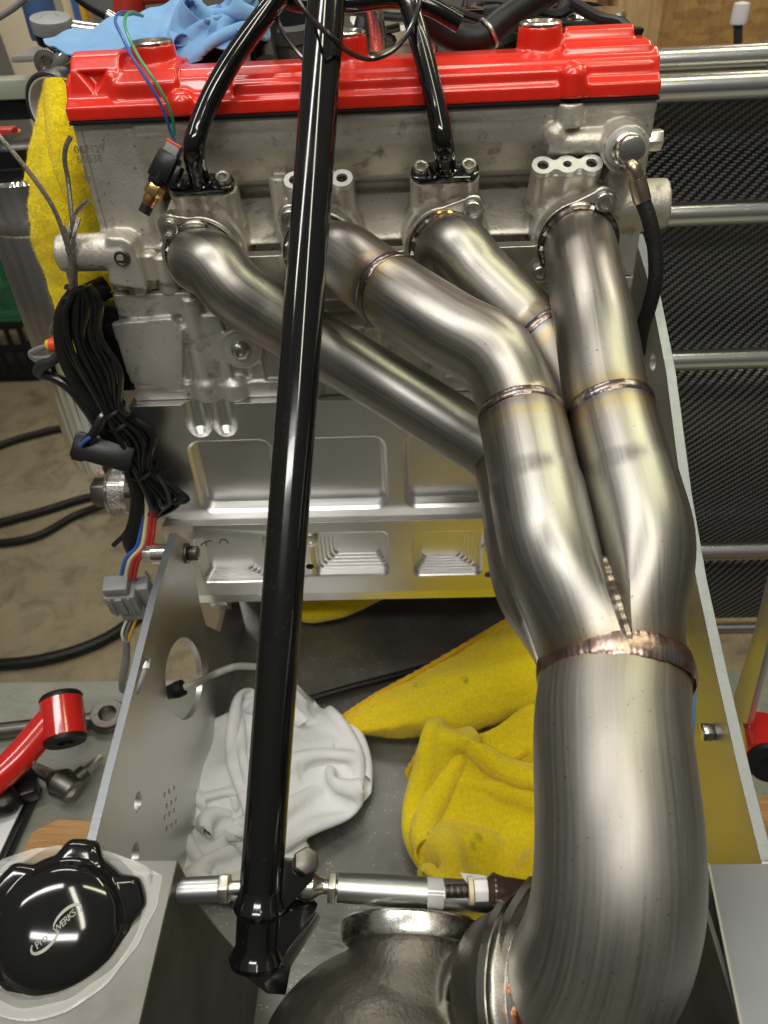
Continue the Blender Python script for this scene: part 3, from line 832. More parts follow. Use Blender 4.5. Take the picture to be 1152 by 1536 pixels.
# ---- block
m = MB()
ZB = 35.5
m.prismx([(1.0, 44.95), (1.0, 36.0), (16, 36.0), (16, 44.95)], -21.3, 19.2)
m.prismx([(0.4, 44.95), (0.4, 43.2), (1.5, 42.9), (10, 42.9), (10, 44.95)], -21.0, -14.9)              # deck flange, left
m.prismx([(0.5, 37.0), (0.5, ZB), (15, ZB), (15, 37.0)], -21.6, 19.4)                                   # bottom flange
p1, p2, p3_, p4_, p5 = QY(166, 486, 0), QY(255, 477, 0), QY(274, 497, 0), QY(272, 588, 0), QY(195, 574, 0)
m.prismy([(p[0], p[2]) for p in (p1, p2, p3_, p4_, p5)], 0.0, 1.6)                                        # raised blank panel
m.lathe([(1.3, ZB), (1.3, 37.0), (0.95, 37.6), (0.9, 44.4)], (-15.2, 1.0, 0), (0, 0, 1), 24)
m.lathe([(1.25, ZB), (1.25, 36.9), (0.8, 37.4)], (-12.9, 1.0, 0), (0, 0, 1), 24)
m.prismx([(0.35, 43.0), (0.35, 37.2), (2, 37), (2, 44)], -14.4, -12.9)
m.prismx([(0.2, 38.0), (0.2, 37.0), (2, 36.6), (2, 38.2)], -21.2, -18.6)
kb = QY(362, 523, 0)
m.lathe([(1.75, -0.2), (1.6, 2.4)], (kb[0], 0.0, kb[2]), (0, 1, 0), 28)
m.prismx([(0.4, 40), (0.9, 36), (3, 36), (3, 41)], -11.4, -10.2)
for xx in (-6.0, -1.0, 4.0, 9.0, 14.0):
    m.lathe([(1.0, ZB), (0.9, 43.8)], (xx, 1.2, 0), (0, 0, 1), 18)
m.prismx([(0.2, 42.6), (0.2, 41.6), (2, 41.2), (2, 43)], -9.5, 15)
m.prismx([(0.4, 44.95), (0.4, 43.9), (3, 43.6), (3, 44.95)], -14, 19)
block = m.build('engine_block', 'block_alu', eng, remesh=0.14, sm=3)
MB().lathe([(0.8, -0.05), (1.36, -0.05), (1.36, 0.02), (0.8, 0.02)], (kb[0], -0.22, kb[2]), (0, -1, 0), 32).build('washer', 'pad_alu', block)
def button():
    a = MB().lathe([(0.82, 0), (0.80, 0.15), (0.66, 0.42), (0.45, 0.56), (0.36, 0.58), (0.33, 0.5), (0.32, 0.2), (0, 0.2)], (0, 0, 0), (0, 0, 1), 28)
    return a
put('button', button, 'bolt', 'bolt_steel', (kb[0], -0.25, kb[2]), (0, -1, 0), block)
MB().box((-21.35, 0.95, 44.93), (19.0, 15, 45.02)).build('head_gasket', 'stamp', eng)

# ---- billet girdle with pockets
YB = -0.35
def pocket(x0, z0, x1, z1, r, depth, y, chamfer=0.28):
    a = MB()
    ins = [(chamfer, 0.0 - 0.01), (0.0, 0.0)]
    rings = []
    for d_, yy in ((-chamfer, y-0.02), (-chamfer, y), (0, y+chamfer), (0.02, y+depth-0.35), (0.12, y+depth-0.12), (0.35, y+depth)):
        rr = max(0.08, r-d_)
        rings.append([(px, yy, pz) for px, pz in rrect(x0+d_, z0+d_, x1-d_, z1-d_, rr, 6)])
    n_ = len(rings[0])
    vs_ = [p for R_ in rings for p in R_]
    f = [tuple(range(n_)), tuple(range((len(rings)-1)*n_, len(rings)*n_))[::-1]]
    for i in range(len(rings)-1):
        for k in range(n_):
            f.append((i*n_+k, i*n_+(k+1) % n_, (i+1)*n_+(k+1) % n_, (i+1)*n_+k))
    return a.add(vs_, f)
def qx(px, py, Y): return QY(px, py, Y)[0]
zt, zb = QY(450, 661, YB)[2], QY(450, 763, YB)[2]
cuts = [pocket(qx(296, 720, YB), zb, qx(412, 700, YB)-0.2, zt, 0.9, 1.3, YB),
        pocket(qx(428, 700, YB), zb, qx(577, 710, YB), zt, 0.9, 1.3, YB),
        pocket(qx(609, 700, YB), zb, 14.5, zt, 0.9, 1.3, YB)]
for px_ in (297, 336):
    cx = QY(px_, 630, YB)[0]
    cuts.append(MB().lathe([(0, 32.2), (0.6, 32.4), (1.0, 32.9), (1.14, 33.5), (1.14, 37)], (cx, YB-0.15, 0), (0, 0, 1), 24))
m = MB().prismx([(YB, ZB-0.02), (YB, 24.2), (YB, 23.3), (15, 23.3), (15, ZB-0.02)], -21.9, 19.6)
girdle = m.build('lower_girdle', 'billet_alu', eng, cut=cuts, ang=25)

# ---- billet oil pan with terraced pockets
YP = -1.5
PB = QY(520, 906, YP)[2]
PT = QY(520, 783, YP)[2]
cuts = []
def terrace(px0, py0, px1, py1, skew, n_=6, dep=1.7):
    a, b = QY(px0, py1, YP), QY(px1, py0, YP)
    x0, z0, x1, z1 = a[0], a[2], b[0], b[2]
    rings = []
    def rg(i, y): rings.append([(p, y, q) for p, q in rrect(x0+i*skew[0], z0+i*skew[1], x1-i*skew[2], z1-i*skew[3], 0.6, 5)])
    rg(-0.22, YP-0.4); rg(-0.22, YP); rg(0.0, YP+0.14)
    yp_ = YP+dep*0.42
    rg(0.0, yp_)
    for k in range(1, n_):
        rg(k*0.30-0.02, yp_)
        yp_ += dep*0.58/(n_-1)
        rg(k*0.30, yp_)
    K = len(rings[0]); f = [tuple(range(K))[::-1], tuple(range((len(rings)-1)*K, len(rings)*K))]
    for i in range(len(rings)-1):
        for k in range(K): f.append((i*K+k, i*K+(k+1) % K, (i+1)*K+(k+1) % K, (i+1)*K+k))
    cuts.append(MB().add([p for R_ in rings for p in R_], f))
terrace(474, 799, 580, 863, (1.2, 0.9, 0.5, 0.9))
terrace(621, 798, 722, 863, (0.5, 0.6, 1.2, 0.9))
terrace(760, 797, 900, 864, (0.5, 0.5, 1.3, 1.0), 3)
terrace(306, 806, 392, 874, (0.3, 0.3, 1.4, 0.3), 5, 1.6)
for px_, py_ in ((465, 850), (733, 862)):
    q = QY(px_, py_, YP); cuts.append(MB().lathe([(0.38, -1), (0.38, 1.4)], (q[0], YP, q[2]), (0, 1, 0), 18))
m = MB().prismx([(YP, PT), (YP, PB+1.6), (YP+0.35, PB+1.3), (YP+0.6, PB), (14, PB), (14, 23.28), (YB+0.1, 23.28), (YB+0.1, 23.05)], -21.6, 19.5)
pan = m.build('oil_pan', 'billet_alu', eng, cut=cuts, ang=25)
for px_, py_ in ((465, 812), (404, 812), (733, 822)):
    q = QY(px_, py_, YP)
    MB().lathe([(0.75, 1.3), (0.75, -0.02), (0.62, -0.1), (0.40, -0.1), (0.36, 0.3), (0, 0.3)], (q[0], YP, q[2]), (0, 1, 0), 24).build('stud_boss', 'billet_alu', pan)
for px_, py_ in ((465, 850),):
    q = QY(px_, py_, YP)
    MB().lathe([(0, 0.7), (0.36, 0.7)], (q[0], YP, q[2]), (0, 1, 0), 16).build('threaded_hole', 'bolt_steel', pan)
# hand written letters on the pan
tq = lambda px, py: QY(px, py, YP+0.49)
MB().tube([tq(301, 818), tq(308, 813), tq(317, 811)], 0.055, 6, 5).tube([tq(309, 813), tq(309.5, 819)], 0.055, 6, 2).build('marker_letter', 'marker', pan)
MB().tube([tq(329, 815), tq(332, 810), tq(336, 809), tq(340, 811), tq(342, 815)], 0.055, 6, 5).build('marker_letter', 'marker', pan)
# small lug under the pan beside the left mount plate
MB().prismx([(YP+0.7, PB+0.3), (YP+0.7, PB-0.6), (YP+2.0, PB-2.4), (YP+4, PB-0.4), (YP+4, PB+0.3)], -19.2, -17.4).build('pan_lug', 'billet_alu', pan, bevel=0.1)

# crank pulley and bolt on the left end
pc = QY(182, 738, 3.0)
pl = MB()
nt = 60
for k in range(nt):
    a = 2*math.pi*k/nt
    pl.obox((pc[0], 3.0+2.15*math.sin(a), pc[2]+2.15*math.cos(a)), (1, 0, 0), (0, math.cos(a), -math.sin(a)), (0, math.sin(a), math.cos(a)), 1.3, 0.10, 0.22)
pl.lathe([(0, -0.62), (2.1, -0.62), (2.1, 0.62), (2.35, 0.7), (2.35, 1.1), (1.0, 1.1), (1.0, 4.5), (0, 4.5)], (pc[0], 3.0, pc[2]), (1, 0, 0), 40)
pl.lathe([(2.35, -0.85), (2.4, -0.7), (2.3, -0.6), (1.0, -0.6)], (pc[0], 3.0, pc[2]), (1, 0, 0), 40)
pul = pl.build('crank_pulley', 'machined', eng)
MB().prism(hexpoly(1.5), (pc[0], 3.0, pc[2]), (0, 1, 0), (0, 0, 1), (-1, 0, 0), 0.85, 2.6).build('hex_bolt', 'dark_steel', pul, bevel=0.15)

# ================================================================== EXHAUST HEADER
hdr = thing('exhaust_header', 'brushed stainless four into one exhaust header with tinted welds', 'exhaust', (5, -1, 46))
YF = -1.45          # front face of the flange
FB = -0.15
m = MB()
for k, p in enumerate(PORTS):
    m.lathe([(2.95, 0), (2.95, FB-YF)], (p[0], YF, PZc), (0, 1, 0), 40)
EARS = [QY(255, 341, YF), QY(436, 327, YF), QY(708, 314, YF), QY(906, 301, YF)]
for k, q in enumerate(EARS):
    p = PORTS[k]
    sg = -1 if k < 2 else 1
    m.prismy([(p[0]-sg*1.2, PZc+2.6), (q[0]-sg*0.2, q[2]+0.85), (q[0]+sg*0.7, q[2]+0.5), (q[0]+sg*0.85, q[2]-0.4), (q[0]+sg*0.6, q[2]-3.6), (p[0]+sg*1.5, PZc-2.6), (p[0]-sg*1.5, PZc-2.6)][::(1 if sg < 0 else -1)], YF+0.01, FB)
    m.lathe([(0.9, 0.0), (0.9, FB-YF)], (q[0], YF, q[2]), (0, 1, 0), 22)
LOW = [QY(252, 425, YF), QY(622, 415, YF), QY(809, 408, YF)]
for q in LOW[1:]:
    m.lathe([(0.9, 0.0), (0.9, FB-YF)], (q[0], YF, q[2]), (0, 1, 0), 22)
for k, sg in ((2, -1), (3, -1)):
    p = PORTS[k]; q = LOW[k-1]
    m.prismy([(p[0]-2.6, PZc-0.4), (q[0]-0.8, q[2]+0.1), (q[0]+0.2, q[2]-0.8), (p[0], PZc-2.9), (p[0]+0.5, PZc)], YF+0.02, FB)
for k in range(3):
    a, b = PORTS[k][0], PORTS[k+1][0]
    m.prismy([(a+1.2, PZc-2.7), (b-1.2, PZc-2.7), (b-1.2, 48.2), (a+1.2, 48.2)], YF+0.05, FB-0.1)
flange = m.build('flange_plate', 'flange_steel', hdr, remesh=0.10, sm=2)
for q in EARS: socket((q[0], YF-0.02, q[2]), (0, -1, 0), hdr, spin=q[0], sc=1.2)
for q in LOW[1:]: socket((q[0], YF-0.02, q[2]), (0, -1, 0), hdr, spin=q[0]+1)

RT = 2.38
T_c, N_c = V(11.4, -20.3, 39.8), QD(922, 1012, 40.3)
w_ = unit(N_c-T_c)
a_ = unit(V(1, 0, 0)-w_*w_[0]); b_ = np.cross(a_, w_)
if b_[2] < 0: b_ = -b_
INL = {'FL': T_c-a_*2.6+b_*2.5, 'FR': T_c+a_*2.6+b_*2.5, 'BL': T_c-a_*2.6-b_*2.5, 'BR': T_c+a_*2.6-b_*2.5}
SOCK = 4.2
END = {k: v_-w_*SOCK for k, v_ in INL.items()}
def primary(pts, welds, tail, RT):
    P = [np.asarray(q, float) for q in pts]
    if tail: P += [END[tail]-w_*1.2, END[tail]+w_*0.15]
    o = MB().tube(P, RT, 40, 12, cap=False, welds=[0.0]+welds+[1.0]).build('primary_tube', 'stainless', hdr, at=True, weld=False)
    Pc = crom(P, 12)
    return o, Pc
def weld_on(Pc, frac, parent, R=RT, r=0.20):
    L = np.concatenate([[0], np.cumsum(np.linalg.norm(np.diff(Pc, axis=0), axis=1))])
    s_ = frac*L[-1]; i = int(np.searchsorted(L, s_)); i = min(max(i, 1), len(Pc)-1)
    t = unit(Pc[i]-Pc[i-1])
    MB().torus(Pc[i], t, R+0.02, r, 360, 8, 0.035, 70, fl=(0.45, 1.7)).build('weld_bead', 'weld', parent)
def pstart(k): return [V(PORTS[k][0], 0.3, PZc), V(PORTS[k][0], YF-0.5, PZc)]
t1, c1 = primary(pstart(0)+[QD(320, 398, 54.6), QD(348, 432, 54.8), QD(395, 466, 55.8), QD(470, 512, 57.0), QD(580, 577, 58.0), QD(690, 645, 57.0), QD(790, 708, 54.6)], [0.36], None, 2.30)
t2, c2 = primary(pstart(1)+[QD(515, 388, 53.2), QD(560, 420, 51.3), QD(610, 453, 49.2), QD(680, 498, 47.4), QD(744, 536, 46.2)], [0.42], 'FL', 2.40)
t3, c3 = primary(pstart(2)+[QD(682, 372, 54.0), QD(718, 414, 53.6), QD(790, 484, 52.8), QD(826, 520, 51.6)], [0.58], 'BR', 2.30)
t4, c4 = primary(pstart(3)+[V(13.75, -6.4, 47.75), V(13.55, -11.8, 46.4)], [], 'FR', 2.48)
weld_on(c1, 0.36, t1, 2.30); weld_on(c2, 0.42, t2, 2.40); weld_on(c3, 0.58, t3, 2.30)
for tt, cc, r_ in ((t2, c2, 2.48), (t3, c3, 2.4), (t4, c4, 2.5)): weld_on(cc, 0.985, tt, r_)
for k, tt in enumerate((t1, t2, t3, t4)):
    RT = (2.30, 2.40, 2.30, 2.48)[k]
    MB().torus((PORTS[k][0], YF-0.02, PZc), (0, 1, 0), RT+0.08, 0.24, 64, 8, 0.18, 40).build('weld_bead', 'weld', tt)
    MB().torus((PORTS[k][0], YF+0.03, PZc), (0, 1, 0), RT+0.34, 0.07, 64, 6).build('flange_gap', 'hole_dark', tt)
    ax = PORTS[k][0]
    # short bright tack weld above each tube
    pts = [(ax+(RT+.2)*math.sin(a)-0.1, YF-0.12, PZc+(RT+.2)*math.cos(a)) for a in np.linspace(-0.30, 0.26, 7)]
    MB().tube(pts, [0.12, .24, .25, .24, .25, .23, 0.12], 10, 3).build('tack_weld', 'brass' if k == 2 else 'zinc', tt)

# collector: four sockets that blend into one round outlet
RO = 3.85
def quad_r(th, ci, R_):
    """distance from ci to the edge of its quadrant of a circle of radius R_, along th"""
    d = np.array([math.cos(th), math.sin(th)])
    sx, sy = np.sign(ci)
    best = 1e9
    if d[0]*sx < -1e-6: best = min(best, -ci[0]/d[0])
    if d[1]*sy < -1e-6: best = min(best, -ci[1]/d[1])
    bq = ci @ d; cq = ci @ ci-R_*R_
    return min(best, -bq+math.sqrt(bq*bq-cq))
LC = np.linalg.norm(N_c-T_c)
colm = MB()
n_ = 48; steps = 40
for key, (sx, sy) in {'FL': (-1, 1), 'FR': (1, 1), 'BL': (-1, -1), 'BR': (1, -1)}.items():
    ci0 = np.array([sx*2.6, sy*2.5]); ci1 = np.array([sx*RO*0.46, sy*RO*0.46])
    verts, uv, at_, faces = [], [], [], []
    for i in range(steps+1):
        s_ = -SOCK+(LC+SOCK)*i/steps
        t = max(0.0, s_/LC)
        k_ = smooth01((t-0.16)/0.84)**1.9
        for j in range(n_+1):
            th = 2*math.pi*j/n_
            rb_ = 2.53+0.11*smooth01(s_/0.5)
            p0 = ci0+rb_*np.array([math.cos(th), math.sin(th)])
            q_ = quad_r(th, ci1, RO)
            q_ = q_*0.97
            p1_ = ci1+q_*np.array([math.cos(th), math.sin(th)])
            p_ = p0*(1-k_)+p1_*k_
            verts.append(T_c+w_*s_+a_*p_[0]+b_*p_[1]); uv.append((th*2.4, s_)); at_.append(min(s_+SOCK, LC-s_))
    for i in range(steps):
        for j in range(n_):
            q = i*(n_+1)+j; faces.append((q, q+1, q+n_+2, q+n_+1))
    colm.add(verts, faces, uv, at_)
col = colm.build('collector', 'stainless', hdr, at=True, weld=False)
# merge weld down the valley between the front pair
pts, rad = [], []
for t in np.linspace(0.50, 1.0, 40):
    k_ = smooth01((t-0.16)/0.84)**1.9
    dep = (2.5+0.15)*(1-k_)+(RO*0.985)*k_
    pts.append(T_c+w_*(t*LC)+b_*(dep-0.12)); rad.append(0.70-0.36*t)
MB().tube(pts, rad, 10, 2, wob=lambda L, a: 0.02*math.sin(L*11)+0.06*math.sin(L*3.1)).build('merge_weld', 'weld', col)
wd_ = unit(w_+unit(QD(919, 1050, 39.3)-N_c))
MB().torus(N_c+w_*0.05, wd_, RO+0.06, 0.34, 480, 12, 0.03, 90, fl=(0.42, 2.1)).build('weld_bead', 'weld_pink', col)

# downpipe elbow to the turbine
ring_c, ring_n = QD(818, 1492, 39.0), unit((0.76, -0.26, 0.59))
ER = 3.80
P = [N_c, QD(919, 1050, 39.3), QD(917, 1092, 38.3), QD(921, 1160, 36.9), QD(927, 1250, 35.6), QD(926, 1335, 35.0), QD(911, 1412, 35.4), QD(884, 1466, 36.4), ring_c+ring_n*1.6, ring_c]
MB().tube(P, ER, 64, 10, cap=False, welds=[0.0, 1.0]).build('downpipe_elbow', 'stainless_brushed', hdr, at=True, weld=False)
elb = bpy.data.objects['downpipe_elbow']
MB().torus(ring_c+ring_n*1.25, ring_n, ER+0.12, 0.40, 160, 10, 0.14, 52, fl=(0.8, 1.6)).build('weld_bead', 'copper', elb)
vb = MB().lathe([(3.9, 1.0), (4.05, 0.9), (4.15, 0.45), (4.55, 0.25), (4.7, 0.1), (4.7, -0.3), (3.9, -0.4)], ring_c, ring_n, 72, closed=True).build('v_band_flange', 'bolt_steel', hdr)

# ================================================================== TURBINE HOUSING
tur = thing('turbine_housing', 'dark cast iron turbine housing at the bottom edge', 'turbo', QD(600, 1560, 44))
m = MB()
tc = ring_c-ring_n*3.6
m.lathe([(3.3, 0), (3.7, 0.6), (4.1, 1.8), (4.2, 3.0)], tc, ring_n, 48)
bc = QD(590, 1640, 42.0)
m.ball(bc, 7.6, 40, (1.04, 0.95, 0.97))
m.lathe([(3.6, 0), (3.9, 5.6)], tc-ring_n*5.5-V(0, 0.8, 1.2), ring_n, 40)
fn = unit((0.05, 0.93, 0.22)); fc = QD(622, 1424, 44.5)
m.lathe([(5.0, -7), (4.3, -3), (3.8, -1.2), (3.75, 0.1)], fc, fn, 48)
tb_ = m.build('housing', 'cast_iron', tur, remesh=0.16, sm=8)
MB().lathe([(3.7, -0.1), (4.2, 0.05), (4.35, 0.35), (4.35, 1.15), (4.2, 1.3), (3.6, 1.3), (3.5, 0.9), (3.4, -0.1)], fc, fn, 72, closed=True).build('inlet_flange', 'machined', tur)
MB().lathe([(4.1, -0.1), (4.5, 0.0), (4.55, 0.45), (4.1, 0.5)], ring_c-ring_n*1.0, ring_n, 64, closed=True).build('outlet_flange', 'bolt_steel', tur)

# loose v-band clamp: two thin steel bands hooked over the joint
clp = thing('v_band_clamp', 'thin steel band clamp hanging open around the downpipe joint', 'clamp', ring_c-V(0, 0, 5))
u_, v_, _ = frame(ring_n)
def ringpts(R_, off, a0, a1, n=24, grow=0.0): return [ring_c+ring_n*off+(R_+grow*i/n)*(math.cos(a)*u_+math.sin(a)*v_) for i, a in enumerate(np.linspace(a0, a1, n+1))]
def band(pts, wdt, axis, th=0.10):
    mm_ = MB(); P = np.array(pts)
    T = np.gradient(P, axis=0)
    vs_, f = [], []
    for i, p in enumerate(P):
        t = unit(T[i]); s_ = unit(axis-t*(axis @ t)); o_ = np.cross(t, s_)
        for q in (p-s_*wdt/2-o_*th/2, p+s_*wdt/2-o_*th/2, p+s_*wdt/2+o_*th/2, p-s_*wdt/2+o_*th/2): vs_.append(q)
    k = len(P)
    for i in range(k-1):
        for j in range(4): f.append((i*4+j, (i+1)*4+j, (i+1)*4+(j+1) % 4, i*4+(j+1) % 4))
    f += [(3, 2, 1, 0), tuple((k-1)*4+j for j in range(4))]
    return mm_.add(vs_, f)
band(ringpts(4.95, -0.35, 0.2, 6.1, 60), 0.45, ring_n, 0.12).build('band', 'nickel', clp)
hk = crom([QD(732, 1462, 37.2), QD(741, 1442, 37.2), QD(748, 1410, 37.6), QD(762, 1375, 38.4), QD(785, 1335, 39.8), QD(800, 1315, 41)], 6)
band(list(hk), 0.55, ring_n, 0.09).build('trigger_strap', 'nickel', clp)

# ================================================================== BLACK DIAGONAL STRUT
st = thing('strut_bar', 'thick glossy black tube strut crossing the engine diagonally', 'strut', QD(388, 1400, 42))
A0, A1 = QD(494, -60, 46.6), QD(390, 1352, 42.0)
ss = np.linspace(0, 1, 30)
MB().tube([A0*(1-t)+A1*t for t in ss], 1.17, 32, 1, smooth=False).build('tube', 'black_gloss', st, weld=False)
sd = unit(A1-A0)
MB().lathe([(1.15, -1.0), (1.2, -0.3), (1.38, 0.0), (1.45, 0.3), (1.36, 0.5), (1.2, 0.7), (1.15, 2.3), (1.32, 2.7), (1.45, 3.0), (1.36, 3.3), (0, 3.3)], A1, sd, 36).build('end_collar', 'black_gloss', st)
# clevis bracket plates and the bolt that clamps the rod end
b0 = QD(400, 1345, 42.4); b1 = QD(455, 1295, 43.6)
def plate_pts(pts, th, nrm, mat, name, parent, bev=0.08):
    P = np.array(pts); nn_ = unit(nrm)
    k = len(P); vs_ = [p-nn_*th/2 for p in P]+[p+nn_*th/2 for p in P]
    f = [tuple(range(k-1, -1, -1)), tuple(range(k, 2*k))]+[(i, (i+1) % k, k+(i+1) % k, k+i) for i in range(k)]
    return MB().add(vs_, f).build(name, mat, parent, bevel=bev)
pn = unit((0.28, -0.40, 0.87))
def onpl(px, py, org, n_): 
    d = ray(px, py); return CAM+d*(((org-CAM) @ n_)/(d @ n_))
o1 = QD(430, 1310, 42.6)
plate_pts([onpl(x, y, o1, pn) for x, y in ((405, 1286), (470, 1288), (477, 1298), (468, 1320), (446, 1345), (420, 1372), (385, 1370), (390, 1320))], 0.35, pn, 'black_gloss', 'upper_lug', st, 0.03)
o2 = QD(430, 1370, 44.2)
plate_pts([onpl(x, y, o2, pn) for x, y in ((425, 1348), (466, 1346), (475, 1356), (470, 1372), (430, 1425), (418, 1447), (360, 1446), (370, 1400))], 0.9, pn, 'black_gloss', 'lower_lug', st, 0.03)
bh = onpl(457, 1292, o1, pn)
MB().prism(hexpoly(0.75), bh, *frame(pn)[:2], pn, 0.15, 0.85).build('bolt', 'dark_steel', st, bevel=0.1)
MB().lathe([(0.36, -3.6), (0.36, 0.2)], bh, pn, 16).build('bolt_shank', 'bolt_steel', st)
kp = QD(433, 1440, 44.6)
plate_pts([QD(476, 1368, 44.4), QD(480, 1378, 45.6), QD(432, 1454, 45.6), QD(422, 1442, 44.4)], 0.2, (0.7, -0.5, 0.4), 'plate_alu', 'backing_strip', st, 0.04)
o3 = QD(390, 1450, 45.2)
plate_pts([onpl(x, y, o3, pn) for x, y in ((345, 1425), (425, 1425), (436, 1448), (428, 1492), (400, 1490), (365, 1462))], 0.5, pn, 'black_gloss', 'foot_plate', st, 0.05)

# tie rod with rod end, to the right of the strut
rod = thing('tie_rod', 'grey tapered tie rod with ball end bolted to the strut foot', 'rod', QD(620, 1345, 43.5))
R0, R1 = QD(507, 1331, 43.6), QD(800, 1350, 43.6)
mid = QD(690, 1343, 43.6)
MB().tube([R0, R0*.7+R1*.3, mid, R1], [0.80, 0.84, 0.86, 0.78], 28, 8).build('rod', 'satin_steel', rod)
MB().tube([QD(640, 1340, 43.6), QD(664, 1341, 43.6)], 0.875, 28, 3).build('tape_wrap', 'tape', rod)
rx = unit(R1-R0)
MB().prism(hexpoly(0.92), R0-rx*0.12, *frame(rx)[:2], rx, -0.42, 0.0).build('jam_nut', 'zinc', rod, bevel=0.06)
MB().tube([R0-rx*1.5, R0], 0.42, 16, 3).build('thread', 'bolt_steel', rod)
MB().lathe([(0.3, -2.5), (0.7, -2.3), (0.85, -1.8), (0.8, -1.4), (0.5, -1.05), (0.42, -0.8)], R0, rx, 28).build('ball_socket', 'nickel', rod)
# left stub of rod
rl = thing('rod_stub', 'short grey rod with hex nut left of the strut foot', 'rod', QD(310, 1335, 43.5))
L0, L1 = QD(268, 1336, 42.4), QD(330, 1333, 42.4)
lx = unit(L1-L0)
MB().tube([L0-lx*2.0, L1], 0.68, 24, 4).build('rod', 'satin_steel', rl)
MB().prism(hexpoly(0.82), L1, *frame(lx)[:2], lx, 0.0, 0.55).build('jam_nut', 'zinc', rl, bevel=0.06)
MB().tube([L1, L1+lx*2.2], 0.38, 16, 3).build('thread', 'bolt_steel', rl)

# brown line with a threaded stud and white nut lying over the rod
sl = thing('threaded_stud', 'threaded stud with white nut and brown sleeve above the tie rod', 'stud', QD(740, 1340, 41.4))
s0, s1 = QD(668, 1337, 40.9), QD(702, 1336, 40.9)
sx_ = unit(s1-s0)
MB().tube([s0, s1+sx_*0.6], 0.36, 16, 40, wob=lambda L, a: 0.10*math.sin(L*60)).build('thread', 'dark_steel', sl)
MB().prism(hexpoly(0.62), s1, *frame(sx_)[:2], sx_, 0.30, 1.05).build('nut', 'paper', sl, bevel=0.08)
MB().lathe([(0.38, 0.0), (0.7, 0.02), (0.72, 0.25), (0.4, 0.28)], s1, sx_, 24).build('washer', 'wire_cream', sl)
MB().tube([s1+sx_*1.05, s1+sx_*1.35, s1+sx_*1.5, s1+sx_*1.9, QD(800, 1340, 41.6), QD(830, 1344, 43)], [0.6, 0.85, 0.86, 0.66, 0.62, 0.6], 20, 8).build('sleeve', 'brown_plastic', sl)
plate_pts([QD(690, 1309, 41.8), QD(725, 1313, 41.8), QD(750, 1322, 41.6), QD(750, 1328, 41.4), QD(700, 1324, 41.4)], 0.08, pn, 'tape', 'tape_tab', sl, 0.0)

# ================================================================== MOUNT PLATES
XL = -19.0
lp = thing('mount_plate', 'grey aluminium engine mount plate with oval hole at left', 'plate', (XL, -15, 0))
def ql(px, py): q = QX(px, py, XL); return (q[1], q[2])
top = [ql(264, 800), ql(232, 905), ql(200, 1035), ql(168, 1160), ql(137, 1287)]
poly = top + [(-41, 16.4), (-41, 0.05), (8.5, 0.05), (8.0, 7.5)] + [ql(330, 948), ql(309, 938), ql(300, 905), ql(284, 812)]
hole = MB().prismx([(lambda q: (q[1], q[2]))(QX(276+28*math.cos(a)*(1.0), 1018+62*math.sin(a), XL)) for a in np.linspace(0, 2*math.pi, 29)[:-1]], XL-2, XL+2)
cutl = [hole]
slot = [QX(x, y, XL) for x, y in ((221, 985), (226, 988), (224, 1002), (208, 1042), (204, 1040), (214, 1000))]
cutl.append(MB().prismx([(q[1], q[2]) for q in slot], XL-2, XL+2))
def hole_at(px, py, r, X): 
    q = QX(px, py, X); return MB().lathe([(r, -2), (r, 2)], q, (1, 0, 0), 20)
cutl.append(hole_at(207, 1203, 0.75, XL)); cutl.append(hole_at(203, 1282, 0.85, XL))
for i in range(3):
    for j in range(4):
        cutl.append(hole_at(247+i*7+(j % 2)*3, 1192+j*17-i*5, 0.22, XL))
MB().prismx(poly, XL-0.55, XL).build('plate', 'plate_alu', lp, cut=cutl, ang=25)
te = [V(XL-0.275, q[0], q[1]) for q in top]
band([p+V(0, 0, 0.02) for p in te], 0.62, V(1, 0, 0), 0.06).build('cut_edge', 'plate_edge', lp)
# bolt and spacer through the plate
bq = QX(279, 830, XL)
bt = thing('mount_bolt', 'dark hex bolt and bright spacer fixing the left mount plate', 'bolt', bq)
MB().prism(hexpoly(0.72), bq, (0, 1, 0), (0, 0, 1), (1, 0, 0), 0.25, 1.15).build('bolt_head', 'dark_steel', bt, bevel=0.1)
MB().lathe([(0, 0.02), (0.95, 0.02), (0.95, 0.24), (0, 0.24)], bq, (1, 0, 0), 28).build('washer', 'dark_steel', bt)
MB().lathe([(0.95, -0.6), (1.0, -0.62), (1.0, -1.5), (0.93, -1.55), (0.93, -1.62), (1.02, -1.66), (1.02, -3.0), (0, -3.0)], bq, (1, 0, 0), 28).build('spacer', 'polished', bt)
MB().prism(hexpoly(0.80), bq, (0, 1, 0), (0, 0, 1), (1, 0, 0), -3.9, -3.05).build('nut', 'zinc', bt, bevel=0.08)

XR = 20.6
rp = thing('mount_plate', 'tall angled aluminium mount plate right of the header', 'plate', (XR, -15, 0))
def qr(px, py): q = QX(px, py, XR); return (q[1], q[2])
topr = [qr(952, 352), qr(975, 430), qr(1000, 560), qr(1023, 740), qr(1045, 870), qr(1075, 1010), qr(1108, 1155), qr(1142, 1292)]
inner = [qr(1031, 1295), qr(1030, 1180), qr(1042, 1100), qr(1045, 1040), qr(1035, 970), qr(1018, 915), qr(1000, 800), qr(985, 700), qr(955, 560), qr(942, 470), qr(938, 380)]
polyr = topr + [(-44, topr[-1][1]-2.2), (-44, 0.05), (qr(1031, 1295)[0]-1, 0.05)] + inner
slotr = hole_at(979, 543, 0.7, XR)
MB().prismx(polyr, XR, XR+0.6).build('plate', 'plate_alu', rp, cut=[slotr, hole_at(990, 960, .4, XR)], ang=25)
band([V(XR+0.3, q[0], q[1]+0.03) for q in topr], 0.68, V(1, 0, 0), 0.06).build('cut_edge', 'plate_edge', rp)
q = QX(1069, 1098, XR)
